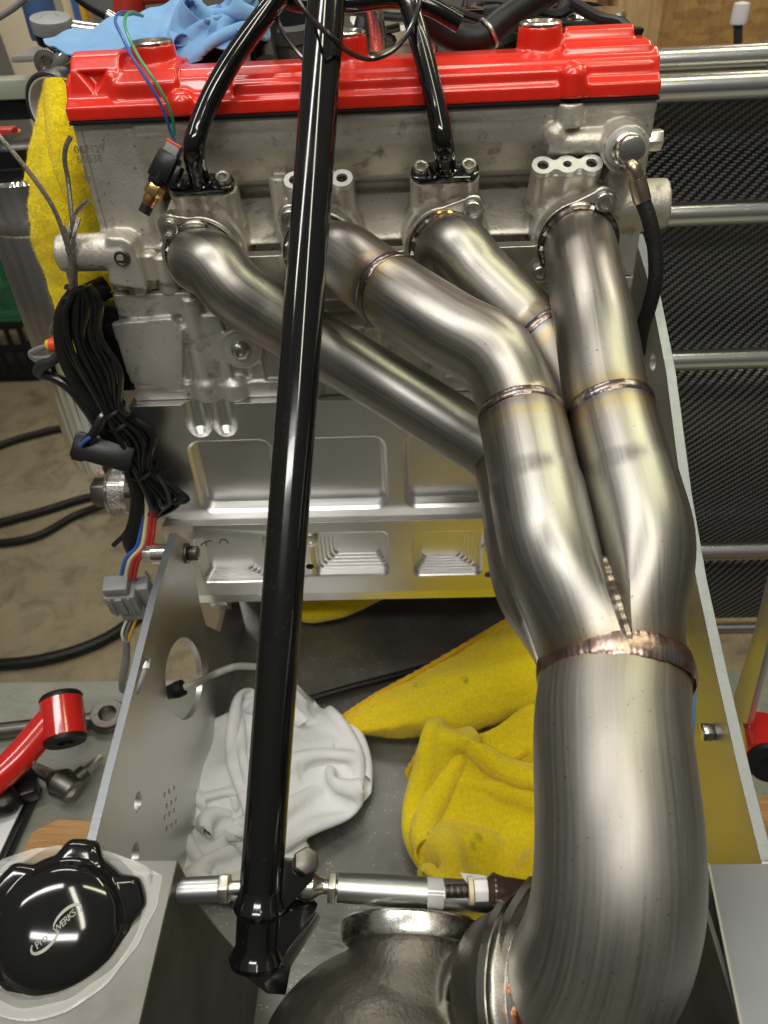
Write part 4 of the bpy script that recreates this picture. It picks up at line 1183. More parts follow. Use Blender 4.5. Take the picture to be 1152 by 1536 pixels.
MB().prism(circ(0, 0, 0.62, 6, 0.3), q, (0, 1, 0), (0, 0, 1), (-1, 0, 0), 0.0, 0.75).build('bolt', 'machined', rp, bevel=0.16)
# brace plate to the right of it
XS = 27.0
def qs(px, py, X=XS): q = QX(px, py, X); return (q[1], q[2])
tag(MB().prismx([qs(1152, 860), qs(1175, 870), qs(1120, 1085), qs(1098, 1085), qs(1092, 1070), qs(1130, 950)], XS, XS+0.5).build('brace_plate', 'plate_alu', bevel=0.05), 'narrow aluminium brace plate at the right edge by the red rod', 'brace')
rr_ = thing('red_rod', 'stubby red rod end with black bushing at the right edge', 'rod', QZ(1140, 1130, 1))
p0, p1 = QZ(1136, 1090, 6.0), QZ(1146, 1150, 6.0)
p0, p1 = QD(1141, 1095, 62), QD(1152, 1142, 57)
MB().tube([p0, p1], 1.55, 24, 4).build('sleeve', 'red_rod', rr_)
d_ = unit(p1-p0)
MB().lathe([(1.45, 0), (1.5, 0.35), (1.35, 0.6), (0.6, 0.62), (0.55, 0.2), (0, 0.2)], p1, d_, 24).build('bushing', 'rubber', rr_)
MB().tube([(p0+p1)/2, (p0+p1)/2+V(14, 3, 1.5)], 1.2, 20, 4).build('rod', 'red_rod', rr_)
bx = QZ(1130, 1240, 0)
tag(MB().prismx([(-40, -0.55), (-18, -0.55), (-18, 0.6), (-40, 0.6)], XR+1.4, XR+2.6).build('chassis_rail', 'plastic_dark', bevel=0.1), 'dark chassis rail lying along the right mount plate', 'rail')
wq = QZ(1140, 1270, 0)
tag(MB().box((wq[0]-2.2, wq[1]-9, -0.58), (wq[0]+8, wq[1]+3.0, 3.4)).build('wood_block', 'block_wood', bevel=0.2), 'wood block behind the grey box at the lower right', 'wood block')

# ================================================================== CHASSIS BOXES IN FRONT
ZT = 27.2
bl_ = thing('chassis_box', 'sheet aluminium box carrying the black screw cap', 'box', (-20, -45, 0))
cl, cr = QZ(-60, 1292, ZT), QZ(266, 1290, ZT)
XB = cr[0]
MB().prism([(-36, cl[1]+0.1), (XB, cr[1]), (XB, -56), (-36, -56)], (0, 0, 0), (1, 0, 0), (0, 1, 0), (0, 0, 1), ZT-0.22, ZT).build('top_sheet', 'tank_sheet', bl_, bevel=0.05)
# inner side sheet with the curved cut
cv = [QX(x, y, XB) for x, y in ((268, 1296), (300, 1358), (340, 1410), (385, 1455), (425, 1487))]
cvp = [(q[1], q[2]) for q in crom(cv, 5)]
side = [(cr[1], ZT-0.24)] + cvp + [(cvp[-1][0]-10, cvp[-1][1]-8), (-56, cvp[-1][1]-8), (-56, ZT-0.24)]
MB().prismx(side, XB-0.22, XB-0.003).build('side_sheet', 'tank_shade', bl_)
band([V(XB-0.11, y, z) for y, z in cvp], 0.24, V(1, 0, 0), 0.10).build('trimmed_edge', 'tank_sheet', bl_)
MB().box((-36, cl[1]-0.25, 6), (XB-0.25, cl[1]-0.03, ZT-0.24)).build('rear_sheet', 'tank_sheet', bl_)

# screw cap
cap = thing('screw_cap', 'glossy black six lobed screw cap with oval logo', 'cap', QZ(95, 1392, ZT))
cc = QD(90, 1392, 38.6)
cn = unit((0.22, -0.42, 0.88))
cu_, cv_, _ = frame(cn, (1, 0, 0))
NR = 180
def lobe(a): 
    # six grip lobes
    ph = (a*6/(2*math.pi)+0.60) % 1.0
    d = abs(ph-0.5)*2
    return 1.0-0.16*smooth01((d-0.26)/0.50)
def capring(r, h, kf):
    out = []
    for k in range(NR):
        a = 2*math.pi*k/NR
        q = r*(1+(lobe(a)-1)*kf)
        out.append(cc+cn*h+q*(math.cos(a)*cu_+math.sin(a)*cv_))
    return out
prof = [(4.15, -2.6, 1.0), (4.2, -1.0, 1.0), (4.15, -0.45, 1.0), (4.0, -0.2, 1.0), (3.75, -0.08, 0.95), (3.3, -0.02, 0.35), (3.05, 0.05, 0.05), (2.95, 0.22, 0.0), (2.6, 0.50, 0.0), (2.0, 0.74, 0.0), (1.2, 0.90, 0.0), (0.4, 0.96, 0.0)]
vs_, f = [], []
for r_, h_, kf in prof: vs_ += capring(r_, h_, kf)
for i in range(len(prof)-1):
    for k in range(NR): f.append((i*NR+k, i*NR+(k+1) % NR, (i+1)*NR+(k+1) % NR, (i+1)*NR+k))
f.append(tuple(range((len(prof)-1)*NR, len(prof)*NR))); f.append(tuple(range(NR))[::-1])
MB().add(vs_, f).build('cap_body', 'black_gloss_cap', cap, ang=60)
MB().lathe([(3.3, -4.5), (3.3, -2.5)], cc, cn, 48).build('filler_neck', 'machined', cap)
# logo: two half ovals forming an S swoosh with lettering, laid on the dome
lu = unit(QD(118, 1360, 39)-QD(55, 1428, 39)); lu = unit(lu-cn*(lu @ cn)); lv = np.cross(cn, lu)
def dome(u0, v0, dh=0.03):
    r_ = math.hypot(u0, v0); h_ = np.interp(r_, [0, 0.4, 1.2, 2.0, 2.6, 2.95], [0.97, 0.96, 0.90, 0.74, 0.50, 0.22])
    return cc+cn*(h_+dh)+lu*u0+lv*v0
def swoosh(sg):
    pts = []
    for a in np.linspace(-0.75, 2.75, 40):
        pts.append((sg*(0.80+0.80*math.cos(a)) if False else sg*(0.64+0.74*math.cos(a)), sg*0.36*math.sin(a)))
    return pts
mm_ = MB()
for sg in (1, -1):
    pts = swoosh(sg)
    wd = [0.05+0.10*math.sin(math.pi*i/(len(pts)-1)) for i in range(len(pts))]
    vs_, f = [], []
    for i, (a, b) in enumerate(pts):
        j = min(i+1, len(pts)-1); k0 = max(i-1, 0)
        t = unit(np.array([pts[j][0]-pts[k0][0], pts[j][1]-pts[k0][1], 0]))
        nx, ny = -t[1], t[0]
        vs_ += [dome(a-nx*wd[i]/2, b-ny*wd[i]/2), dome(a+nx*wd[i]/2, b+ny*wd[i]/2)]
    for i in range(len(pts)-1): f.append((2*i, 2*i+1, 2*i+3, 2*i+2))
    mm_.add(vs_, f)
mm_.build('logo_swoosh', 'logo', cap)
def dome_text(s, size, u0, v0, name, shear=0.3, space=1.0):
    o = text_obj(s, size, (0, 0, 0), (1, 0, 0), (0, 1, 0), 'logo', cap, name, 0.012, shear, space)
    for v in o.data.vertices:
        x, y, z = v.co.x/S, v.co.y/S, v.co.z/S
        p = dome(x+u0, y+v0, 0.03+z)
        v.co = Vector(p)*S
dome_text('Pro', 0.47, -0.84, 0.06, 'logo_text', 0.25, 0.9)
dome_text('WERKS', 0.42, 0.44, -0.04, 'logo_text', 0.25, 0.82)
# clear tape bunched round the neck
mm_ = MB(); P = []
for i in range(120):
    a = 2*math.pi*i/119
    row = []
    for j in range(14):
        t = j/13
        r_ = 4.0+1.1*t+0.25*math.sin(a*3+1)*t+0.18*noise.noise(Vector((math.cos(a)*3, math.sin(a)*3, t*3)))
        h_ = -0.9-1.6*t+0.5*math.sin(math.pi*t)*(1+0.5*noise.noise(Vector((math.cos(a)*4+9, math.sin(a)*4, t*2))))
        pt = cc+cn*h_+r_*(math.cos(a)*cu_+math.sin(a)*cv_)
        pt[2] = max(pt[2], ZT+0.06+0.05*(1-t))
        pt[1] = min(pt[1], cr[1]-0.2-0.05*j)
        row.append(pt)
    P.append(row)
n = N('clear_film'); n.set(Roughness=0.12, Base_Color=(0.85, 0.85, 0.84)); n.b.inputs['Alpha'].default_value = 0.30
n.nrm(n.bump(n.noise(n.coord(), 60, 4), 0.5, 0.002))
tag(mm_.grid(np.array(P)).build('plastic_film', 'clear_film'), 'crumpled clear plastic film bunched under the black cap', 'plastic film')

br_ = thing('chassis_box', 'plain grey sheet box in the lower right corner', 'box', (25, -45, 0))
c0, c1_ = QZ(1062, 1296, 28.0), QZ(1112, 1540, 28.0)
e0 = QZ(1200, 1296, 28.0)
MB().prism([(c0[0], c0[1]), (36, e0[1]+0.2), (36, -58), (c1_[0]-0.6, -58), (c1_[0], c1_[1])][::-1], (0, 0, 0), (1, 0, 0), (0, 1, 0), (0, 0, 1), 27.75, 28.0).build('top_sheet', 'sheet_grey', br_, bevel=0.06)
MB().box((c1_[0]+0.02, -58, 4), (c1_[0]+0.25, c0[1]-0.3, 27.74)).build('side_sheet', 'tank_shade', br_)
MB().box((c0[0]+0.3, c0[1]-0.3, 4), (36, c0[1]-0.05, 27.74)).build('rear_sheet', 'sheet_grey', br_)
band([V(c0[0]+0.02, c0[1], 27.9), V((c0[0]+c1_[0])/2, (c0[1]+c1_[1])/2, 27.9), V(c1_[0], c1_[1], 27.9)], 0.3, V(0, 0, 1), 0.12).build('rough_edge', 'tank_sheet', br_)

# ================================================================== CLOTHS
# a small cloth relaxation makes the folds of the loose cloths
def pbd(n, size, a, b, dome_h, seed, comp=0.6, steps=140, iters=8, grav=0.004, bend=0.25, bend2=0.0, nk=7, start_rot=0.3):
    g=np.random.default_rng(seed)
    h=size/(n-1)
    s=np.linspace(-size/2,size/2,n)
    X,Y=np.meshgrid(s,s,indexing='ij')
    # keep a rounded square, folded in by comp
    def sm(k,amp):
        c=g.normal(size=(k,k))
        i=np.linspace(0,k-1.001,n); i0=i.astype(int); f=i-i0; f=f*f*(3-2*f)
        R=c[i0]*(1-f)[:,None]+c[np.minimum(i0+1,k-1)]*f[:,None]
        R=R[:,i0]*(1-f)+R[:,np.minimum(i0+1,k-1)]*f
        return R*amp
    rr=np.maximum(np.sqrt((X/(size/2))**2+(Y/(size/2))**2),1e-6)
    sc=comp*np.minimum(1,1.0/np.maximum(rr,0.75)*0.95)
    P=np.stack([X*sc*a*2/size+sm(nk,0.8),Y*sc*b*2/size+sm(nk,0.8),np.zeros_like(X)],-1)
    def dome(x,y):
        e=np.clip(1-(x/a)**2-(y/b)**2,0,1)
        return dome_h*np.sqrt(e)*(0.75+0.25*np.sin(x*0.55+seed)*np.cos(y*0.5+seed*2))
    P[...,2]=dome(P[...,0],P[...,1])+0.3+np.abs(sm(nk,1.4))+np.abs(sm(nk*2,0.3))
    V=np.zeros_like(P)
    prs=[]
    for di,dj,k in ((1,0,1.),(0,1,1.),(1,1,.6),(1,-1,.6),(2,0,bend),(0,2,bend),(5,0,bend2),(0,5,bend2)):
        L=h*math.hypot(di,dj)
        if dj>=0:
            A=(slice(0,n-di),slice(0,n-dj)); B=(slice(di,n),slice(dj,n))
        else:
            A=(slice(0,n-di),slice(-dj,n)); B=(slice(di,n),slice(0,n+dj))
        prs.append((A,B,L,k))
    for st in range(steps):
        V*=0.93; V[...,2]-=grav
        Q=P+V
        for it in range(iters):
            for A,B,L,k in prs:
                d=Q[B]-Q[A]; l=np.linalg.norm(d,axis=-1,keepdims=True)+1e-9
                c=d*(0.42*k*(l-L)/l)
                Q[A]+=c; Q[B]-=c
            e=np.sqrt((Q[...,0]/a)**2+(Q[...,1]/b)**2)
            f=np.where(e>1,1/e,1.0); f=1-(1-f)*0.6
            Q[...,0]*=f; Q[...,1]*=f
            z=np.maximum(0.08,dome(Q[...,0],Q[...,1])*0.9)
            Q[...,2]=np.maximum(Q[...,2],z)
        V=np.clip(Q-P,-0.3,0.3); P=Q
    return P

def pile(P, Nn, count, ln, seed):
    """short fibres standing on a cloth surface"""
    g = np.random.default_rng(seed)
    m_, n_ = P.shape[:2]
    i = g.integers(0, m_-1, count); j = g.integers(0, n_-1, count)
    a, b = g.random((count, 1)), g.random((count, 1))
    p = P[i, j]*(1-a)*(1-b)+P[i+1, j]*a*(1-b)+P[i, j+1]*(1-a)*b+P[i+1, j+1]*a*b
    nn_ = Nn[i, j]
    d = nn_+0.9*g.normal(size=(count, 3))*0.6; d /= np.linalg.norm(d, axis=1)[:, None]
    s_ = np.cross(d, g.normal(size=(count, 3))); s_ /= np.linalg.norm(s_, axis=1)[:, None]
    L_ = ln*(0.5+g.random((count, 1)))
    vs_ = np.stack([p-s_*0.018, p+s_*0.018, p+d*L_], axis=1).reshape(-1, 3)
    f = [(3*k, 3*k+1, 3*k+2) for k in range(count)]
    return vs_, f
def towel(name, rows, mat, su, sv, amp, fine, parent, part, fib=0, fl_=0.2, solid=0.25, seed=1, fold=None):
    P = sheet(rows, su, sv)
    Nn = normals(P)
    if Nn[..., 2].mean() < 0 and abs(Nn[..., 2].mean()) > 0.2: Nn = -Nn
    dsp = amp*nz(P, 0.22, seed, 3)+fine*0.5*nz(P, 1.9, seed+5, 2)
    if fold is not None: dsp = dsp+fold(P)
    P = P+Nn*dsp[..., None]
    Nn = normals(P)
    vw = CAM-P; flip = np.sign((Nn*vw).sum(-1).mean()); Nn = Nn*flip
    mb = MB().grid(P)
    o = mb.build(part, mat, parent, solid=solid, weld=False)
    if fib:
        vs_, f = pile(P, Nn, fib, fl_, seed)
        fo = MB().add(vs_, f).build('pile', mat, o, weld=False, flat=True); fo['kind'] = 'stuff'
    return o
def zr(*pts): return [QZ(x, y, z) for x, y, z in pts]
# big yellow towel on the tray: three folded lobes
yt = thing('microfiber_towel', 'large crumpled yellow microfiber towel on the tray behind the downpipe', 'towel', (8, -10, 0))
towel('a', [
    zr((504, 1083, 1.6), (560, 1046, 2.4), (640, 1002, 3.4), (720, 955, 4.4), (765, 928, 5.0), (840, 880, 6.0)),
    zr((512, 1088, 2.0), (575, 1068, 3.4), (660, 1030, 4.6), (740, 985, 5.4), (800, 960, 6.0), (880, 920, 6.0)),
    zr((520, 1096, 2.0), (585, 1092, 3.2), (665, 1068, 4.6), (750, 1030, 5.2), (820, 1010, 5.4), (900, 990, 5.5)),
    zr((530, 1098, 0.6), (592, 1106, 1.2), (670, 1100, 2.2), (740, 1078, 2.8), (820, 1050, 3.2), (910, 1040, 3.0)),
    zr((560, 1090, 0.2), (610, 1100, 0.4), (680, 1098, 0.6), (745, 1080, 0.8), (820, 1060, 1.0), (920, 1050, 1.0))],
    'towel_yellow', 16, 22, 0.35, 0.10, yt, 'upper_fold', 90000, 0.24, seed=3)
towel('b', [
    zr((640, 1106, 2.6), (700, 1106, 3.0), (740, 1092, 3.6), (790, 1060, 4.4), (860, 1040, 5.0)),
    zr((622, 1140, 1.6), (690, 1132, 2.6), (745, 1118, 3.0), (800, 1085, 4.2), (870, 1060, 4.6)),
    zr((614, 1163, 0.7), (680, 1172, 0.9), (735, 1160, 1.8), (800, 1120, 3.2), (880, 1090, 4.0)),
    zr((630, 1168, 0.15), (690, 1178, 0.15), (745, 1170, 0.3), (810, 1150, 0.6), (890, 1120, 1.0))],
    'towel_yellow', 14, 18, 0.4, 0.10, yt, 'middle_fold', 50000, 0.24, seed=11)
def loose_towel(name, c, n, size, a, b, hgt, seed, rot, fib, parent, **kw):
    P = pbd(n, size, a, b, hgt, seed, **kw)
    P = np.stack([crom(P[:, j], 2) for j in range(P.shape[1])], axis=1)
    P = np.stack([crom(P[i], 2) for i in range(P.shape[0])], axis=0)
    x, y = P[..., 0].copy(), P[..., 1].copy()
    P[..., 0] = c[0]+x*math.cos(rot)-y*math.sin(rot); P[..., 1] = c[1]+x*math.sin(rot)+y*math.cos(rot)
    Nn = normals(P)
    P = P+Nn*(0.05*nz(P, 1.9, seed, 2))[..., None]
    Nn = normals(P); Nn = Nn*np.sign((Nn*(CAM-P)).sum(-1))[..., None]
    o = MB().grid(P).build(name, 'towel_yellow', parent, solid=0.22, weld=False)
    vs_, f = pile(P, Nn, fib, 0.24, seed)
    fo = MB().add(vs_, f).build('pile', 'towel_yellow', o, weld=False, flat=True); fo['kind'] = 'stuff'
loose_towel('lower_fold', QZ(770, 1228, 2.0), 66, 29, 10.6, 10.4, 5.0, 2, 0.5, 120000, yt, steps=90, iters=7, grav=0.010, bend=0.5, bend2=0.35, nk=5, comp=0.9)
MB().tube(crom(zr((504, 1083, 1.7), (560, 1046, 2.6), (640, 1002, 3.7), (720, 955, 4.7), (765, 928, 5.3)), 8), 0.30, 10, 2, wob=lambda L, a: 0.18*math.sin(L*9+a*2)).build('hem', 'towel_hem', yt)
MB().tube(crom(zr((640, 1106, 2.8), (622, 1140, 1.8), (612, 1164, 0.9), (680, 1174, 1.0), (735, 1162, 1.9), (790, 1128, 3.0)), 8), 0.28, 10, 2, wob=lambda L, a: 0.18*math.sin(L*9+a*2)).build('hem', 'towel_hem', yt)
# yellow towel corner poking out under the pan
y2 = thing('microfiber_towel', 'yellow towel corner peeking out under the oil pan', 'towel', (-6, 6, 0))
towel('d', [
    zr((395, 900, 5), (450, 900, 5.5), (520, 896, 5.5), (585, 892, 5)),
    zr((400, 914, 4), (452, 918, 4.8), (515, 914, 4.8), (560, 904, 4)),
    zr((430, 920, 3), (460, 931, 3.6), (500, 928, 3.6), (545, 912, 3)),
    zr((440, 915, 1), (465, 926, 1), (500, 924, 1), (540, 908, 1))], 'towel_yellow', 8, 14, 0.2, 0.08, y2, 'cloth', 9000, 0.2, seed=31)
y3 = thing('microfiber_towel', 'sliver of yellow cloth right of the downpipe behind the plate', 'towel', (16, -16, 0))
towel('e', [
    zr((985, 1015, 4), (1012, 1022, 4.4), (1026, 1035, 4)), zr((985, 1050, 4.4), (1015, 1062, 4.6), (1030, 1070, 4)), zr((985, 1090, 3), (1010, 1100, 3), (1024, 1105, 3)),
    zr((985, 1110, .2), (1010, 1115, .2), (1022, 1115, .2))], 'towel_yellow', 8, 10, 0.2, 0.08, y3, 'cloth', 4000, 0.2, seed=33)

# towel hanging between the canister and the engine, stuffed into a black pipe mouth
yh = thing('hanging_towel', 'bright yellow towel hanging from the black pipe mouth left of engine', 'towel', (-26, 4, 28))
def yr(*pts): return [QY(x, y, Y) for x, y, Y in pts]
def foldv(P): return 0.9*np.abs(np.sin(P[..., 0]*0.62+0.05*P[..., 2]))**0.7+0.25*np.sin(P[..., 0]*1.9-0.04*P[..., 2])
towel('h', [
    yr((74, 140, 9.0), (84, 132, 8.6), (96, 130, 8.2), (112, 130, 8.6), (135, 132, 9.6)),
    yr((62, 184, 7.4), (76, 178, 6.8), (92, 176, 6.4), (110, 176, 6.8), (134, 180, 7.6)),
    yr((56, 236, 6.6), (72, 234, 5.8), (90, 232, 5.4), (110, 234, 5.6), (138, 238, 6.8)),
    yr((54, 300, 6.4), (72, 300, 5.4), (92, 300, 5.0), (114, 300, 5.2), (144, 302, 6.6)),
    yr((60, 345, 6.4), (78, 348, 5.4), (99, 350, 5.0), (122, 350, 5.2), (152, 350, 6.6)),
    yr((68, 372, 6.4), (88, 384, 5.4), (108, 386, 5.0), (132, 384, 5.2), (166, 380, 6.6)),
    yr((76, 415, 6.4), (96, 425, 5.4), (119, 430, 5.0), (147, 430, 5.2), (181, 425, 6.6)),
    yr((90, 475, 6.4), (111, 490, 5.6), (134, 496, 5.2), (162, 496, 5.4), (196, 490, 6.6)),
    yr((102, 520, 6.6), (124, 540, 6.0), (146, 546, 5.6), (174, 546, 5.8), (206, 540, 6.8))], 'towel_hang', 14, 22, 0.3, 0.05, yh, 'cloth', 90000, 0.24, seed=41, fold=foldv)
pm = QY(92, 170, 8.6)
pp = thing('intake_pipe', 'black walled pipe mouth with the yellow towel stuffed in it', 'pipe', pm-V(0, 0, 5))
pa = unit((-0.30, -0.78, -0.12))
MB().lathe([(2.65, 0.25), (2.80, 0.32), (2.96, 0.25), (3.0, 0.0), (2.95, -2.0), (2.9, -5.0), (2.6, -5.0), (2.6, -1.5)], pm, pa, 56, closed=True).build('pipe_wall', 'plastic_dark', pp)
MB().lathe([(2.52, 0.26), (2.64, 0.30), (2.60, -4.5), (2.50, -4.5)], pm, pa, 56, closed=True).build('liner', 'paper', pp)

# white rag
wr = thing('white_rag', 'crumpled white rag on the tray behind the black strut', 'rag', (-10, -14, 0))
def rag(name, c, n, size, a, b, hgt, seed, rot, **kw):
    P = pbd(n, size, a, b, hgt, seed, **kw)
    P = np.stack([crom(P[:, j], 2) for j in range(P.shape[1])], axis=1)
    P = np.stack([crom(P[i], 2) for i in range(P.shape[0])], axis=0)
    x, y = P[..., 0].copy(), P[..., 1].copy()
    P[..., 0] = c[0]+x*math.cos(rot)-y*math.sin(rot); P[..., 1] = c[1]+x*math.sin(rot)+y*math.cos(rot)
    MB().grid(P).build(name, 'rag_white', wr, solid=0.06, weld=False)
rag('cloth', QZ(412, 1150, 2.0), 76, 25, 9.8, 9.0, 5.4, 11, 2.6, steps=95, iters=7, grav=0.012, bend=0.4, bend2=0.12, nk=5, comp=0.95)
rag('cloth_tail', QZ(350, 1266, 1.2), 60, 18, 7.6, 5.2, 3.2, 12, -0.15, steps=90, iters=7, grav=0.012, bend=0.4, bend2=0.12, nk=5, comp=0.95)

# blue shop towel on the engine
bt_ = thing('shop_towel', 'light blue shop towel draped over the left end of the red cover', 'towel', (-14, 10, 61))
def foldb(P): return 0.25*np.sin(P[..., 0]*0.9+P[..., 1]*0.5)+0.10*np.sin(P[..., 0]*2.3)
towel('bl', [
    yr((64, 58, 13), (110, 42, 14), (165, 35, 15), (215, 18, 16), (262, 0, 17), (300, -12, 18)),
    yr((68, 64, 11), (115, 53, 12), (170, 47, 12.5), (222, 36, 13), (270, 20, 14), (305, 10, 14)),
    yr((80, 72, 9.5), (125, 68, 9.5), (178, 64, 10), (228, 60, 10.5), (275, 42, 12), (308, 34, 12)),
    yr((100, 78, 8.2), (140, 80, 8.0), (190, 74, 8.2), (235, 74, 8.6), (272, 60, 10.5), (300, 52, 11))], 'towel_blue', 14, 14, 0.45, 0.05, bt_, 'cloth', 0, seed=51, solid=0.1, fold=foldb)
P = pbd(56, 16, 4.6, 4.2, 3.2, 11, steps=90, iters=7, grav=0.012, bend=0.4, bend2=0.12, nk=5, comp=0.95)
P = np.stack([crom(P[:, j], 2) for j in range(P.shape[1])], axis=1)
P = np.stack([crom(P[i], 2) for i in range(P.shape[0])], axis=0)
q = QY(322, 62, 11.5)
P = P+V(q[0], q[1], q[2]-1.2)
MB().grid(P).build('crumpled_end', 'towel_blue', bt_, solid=0.08, weld=False)

# ================================================================== AIR TUBES, SENSOR, HOSES ON THE HEAD
def air_tube(label, path, padk, bolts):
    t = thing('air_tube', label, 'tube', PADS[padk])
    q = V(*PADS[padk]); u_ = V(1, 0, 0); v_ = np.cross(PADN, u_)
    poly = [(a, b) for a, b in rrect(-2.35, -0.78, 2.35, 0.78, 0.76, 6)]
    MB().prism(poly, q, u_, v_, PADN, 0.04, 0.5).build('flange', 'black_gloss', t, bevel=0.08)
    for s_ in (-1.62, 1.62):
        o = socket(q+u_*s_+PADN*0.52, PADN, t, spin=s_, key='sock2', sc=0.95)
    pts = [q+PADN*0.3, q+PADN*1.2]+path
    MB().tube(pts, [0.72]*3+[0.68]*(len(pts)-3), 22, 10).build('tube', 'black_gloss', t, weld=False)
    MB().torus(q+PADN*0.55, PADN, 0.72, 0.13, 32, 8, 0.2, 16).build('weld_bead', 'black_gloss', t)
air_tube('glossy black bent air tube bolted over the leftmost exhaust port', [QD(291, 222, 50.4), QD(297, 195, 50.1), QD(312, 155, 50.0), QD(345, 95, 49.8), QD(385, 38, 49.8), QD(418, -5, 50), QD(450, -50, 50.5)], 0, 0)
air_tube('glossy black air tube bolted over the third exhaust port', [QD(664, 215, 50.2), QD(655, 165, 49.8), QD(642, 110, 49.6), QD(628, 55, 49.6), QD(615, 10, 50), QD(600, -40, 50)], 2, 0)
# cross tube joining the two behind the strut
cable('cross_tube', [QD(400, -20, 51.2), QD(440, 2, 51), QD(520, 5, 51), QD(590, -2, 51), QD(640, 8, 51), QD(690, 35, 51.5)], 0.6, 'black_gloss', 'black cross tube running behind the strut above the cover', 'tube', 14)
cable('black_cable', [QD(440, -10, 44.5), QD(462, 22, 44.4), QD(500, 58, 44.0), QD(530, 82, 46), QD(560, 88, 47.5), QD(590, 75, 48.2), QD(615, 45, 48.6), QD(628, 10, 48.8), QD(632, -20, 49)], 0.16, 'wire_black', 'thin black cable looping in front of the strut and over the cover', 'cable', 8, 10)
cable('black_cable', [QD(412, 10, 50.5), QD(418, 35, 50), QD(432, 60, 49.6), QD(460, 92, 49.2), QD(490, 110, 49.2)], 0.16, 'wire_black', 'thin black cable dropping behind the strut left side', 'cable', 8, 8)

# knock sensor style connector left of the head
sn = thing('pressure_sensor', 'black sensor with brass hex and grey plug on the left of the head', 'sensor', QY(215, 318, -1.5))
sA, sB = QD(262, 220, 52.0), QD(216, 320, 53.2)
sdir = unit(sA-sB)
def sl_(t): return sB+(sA-sB)*t
MB().tube([sl_(0.0), sl_(0.12)], 0.42, 16, 2).build('tip', 'rubber', sn)
MB().tube([sl_(0.12), sl_(0.2), sl_(0.27)], [0.42, 0.5, 0.5], 18, 3).build('thread', 'copper', sn)
MB().prism(hexpoly(0.68), sl_(0.27), *frame(sdir)[:2], sdir, 0, 0.8).build('hex', 'brass', sn, bevel=0.06)
MB().tube([sl_(0.40), sl_(0.45), sl_(0.62)], [0.55, 0.7, 0.72], 20, 4).build('sensor_body', 'plastic_black', sn)
u_, v_, w2 = frame(sdir, (0, -1, 0.4))
MB().obox(sl_(0.70)+v_*0.05, u_, v_, w2, 1.45, 1.3, 1.9).build('socket_shell', 'plastic_black', sn, bevel=0.12)
MB().obox(sl_(0.66)-u_*0.9, u_, v_, w2, 0.5, 0.9, 1.5).build('clip', 'plastic_black', sn, bevel=0.1)
MB().obox(sl_(0.94), u_, v_, w2, 1.0, 0.9, 1.0).build('plug', 'plastic_grey', sn, bevel=0.08)
MB().obox(sl_(1.03), u_, v_, w2, 1.1, 0.95, 0.22).build('seal', 'plastic_orange2', sn, bevel=0.05)
for k, (mt, dx) in enumerate((('wire_blue', -3), ('wire_green', 3))):
    MB().tube([sl_(1.0)+u_*dx*0.08, QD(258+dx, 195, 51.2), QD(250+dx*1.6, 165, 50), QD(232+dx*1.8, 130, 49), QD(206+dx*1.6, 90, 48.5), QD(188+dx*1.6, 55, 49), QD(180+dx*2.4, 30, 51), QD(192+dx*2, 18, 54), QD(214, 24, 56)], 0.105, 8, 8).build('lead_wire', mt, sn)

# banjo fitting and braided hose at the right
bz = thing('banjo_hose', 'braided black oil hose with silver banjo fitting at the right', 'hose', QY(975, 500, -3))
bc_ = QY(938, 222, -1.6)
MB().lathe([(1.25, 0.0), (1.25, 0.25), (1.05, 0.3)], V(bc_[0], -1.25, bc_[2]), (0, -1, 0.05), 32).build('crush_washer', 'pad_alu', bz)
MB().lathe([(1.0, 0.28), (1.04, 0.5), (1.04, 1.1), (0.9, 1.25)], V(bc_[0], -1.25, bc_[2]), (0, -1, 0.05), 32).build('banjo_eye', 'nickel', bz)
MB().lathe([(0.4, 1.2), (0.84, 1.25), (0.9, 1.4), (0.9, 1.9), (0.82, 2.08), (0.7, 2.14), (0, 2.16)], V(bc_[0], -1.25, bc_[2]), (0, -1, 0.12), 32).build('banjo_bolt', 'nickel', bz)
h0 = V(bc_[0], -2.1, bc_[2])
MB().tube([h0+V(0.1, 0, -0.9), QD(948, 250, 49.9), QD(956, 272, 50.2)], [0.52, 0.48, 0.48], 18, 6).build('fitting_neck', 'fitting_tan', bz)
MB().tube([QD(955, 270, 50.2), QD(959, 284, 50.4), QD(964, 302, 50.7)], [0.60, 0.60, 0.58], 18, 6).build('ferrule', 'fitting_tan', bz)
MB().tube([QD(963, 299, 50.7), QD(974, 330, 51.0), QD(982, 370, 51.6), QD(983, 420, 52.4), QD(974, 460, 53.4), QD(963, 495, 54.6), QD(958, 530, 56)], 0.50, 18, 10).build('hose', 'loom', bz)

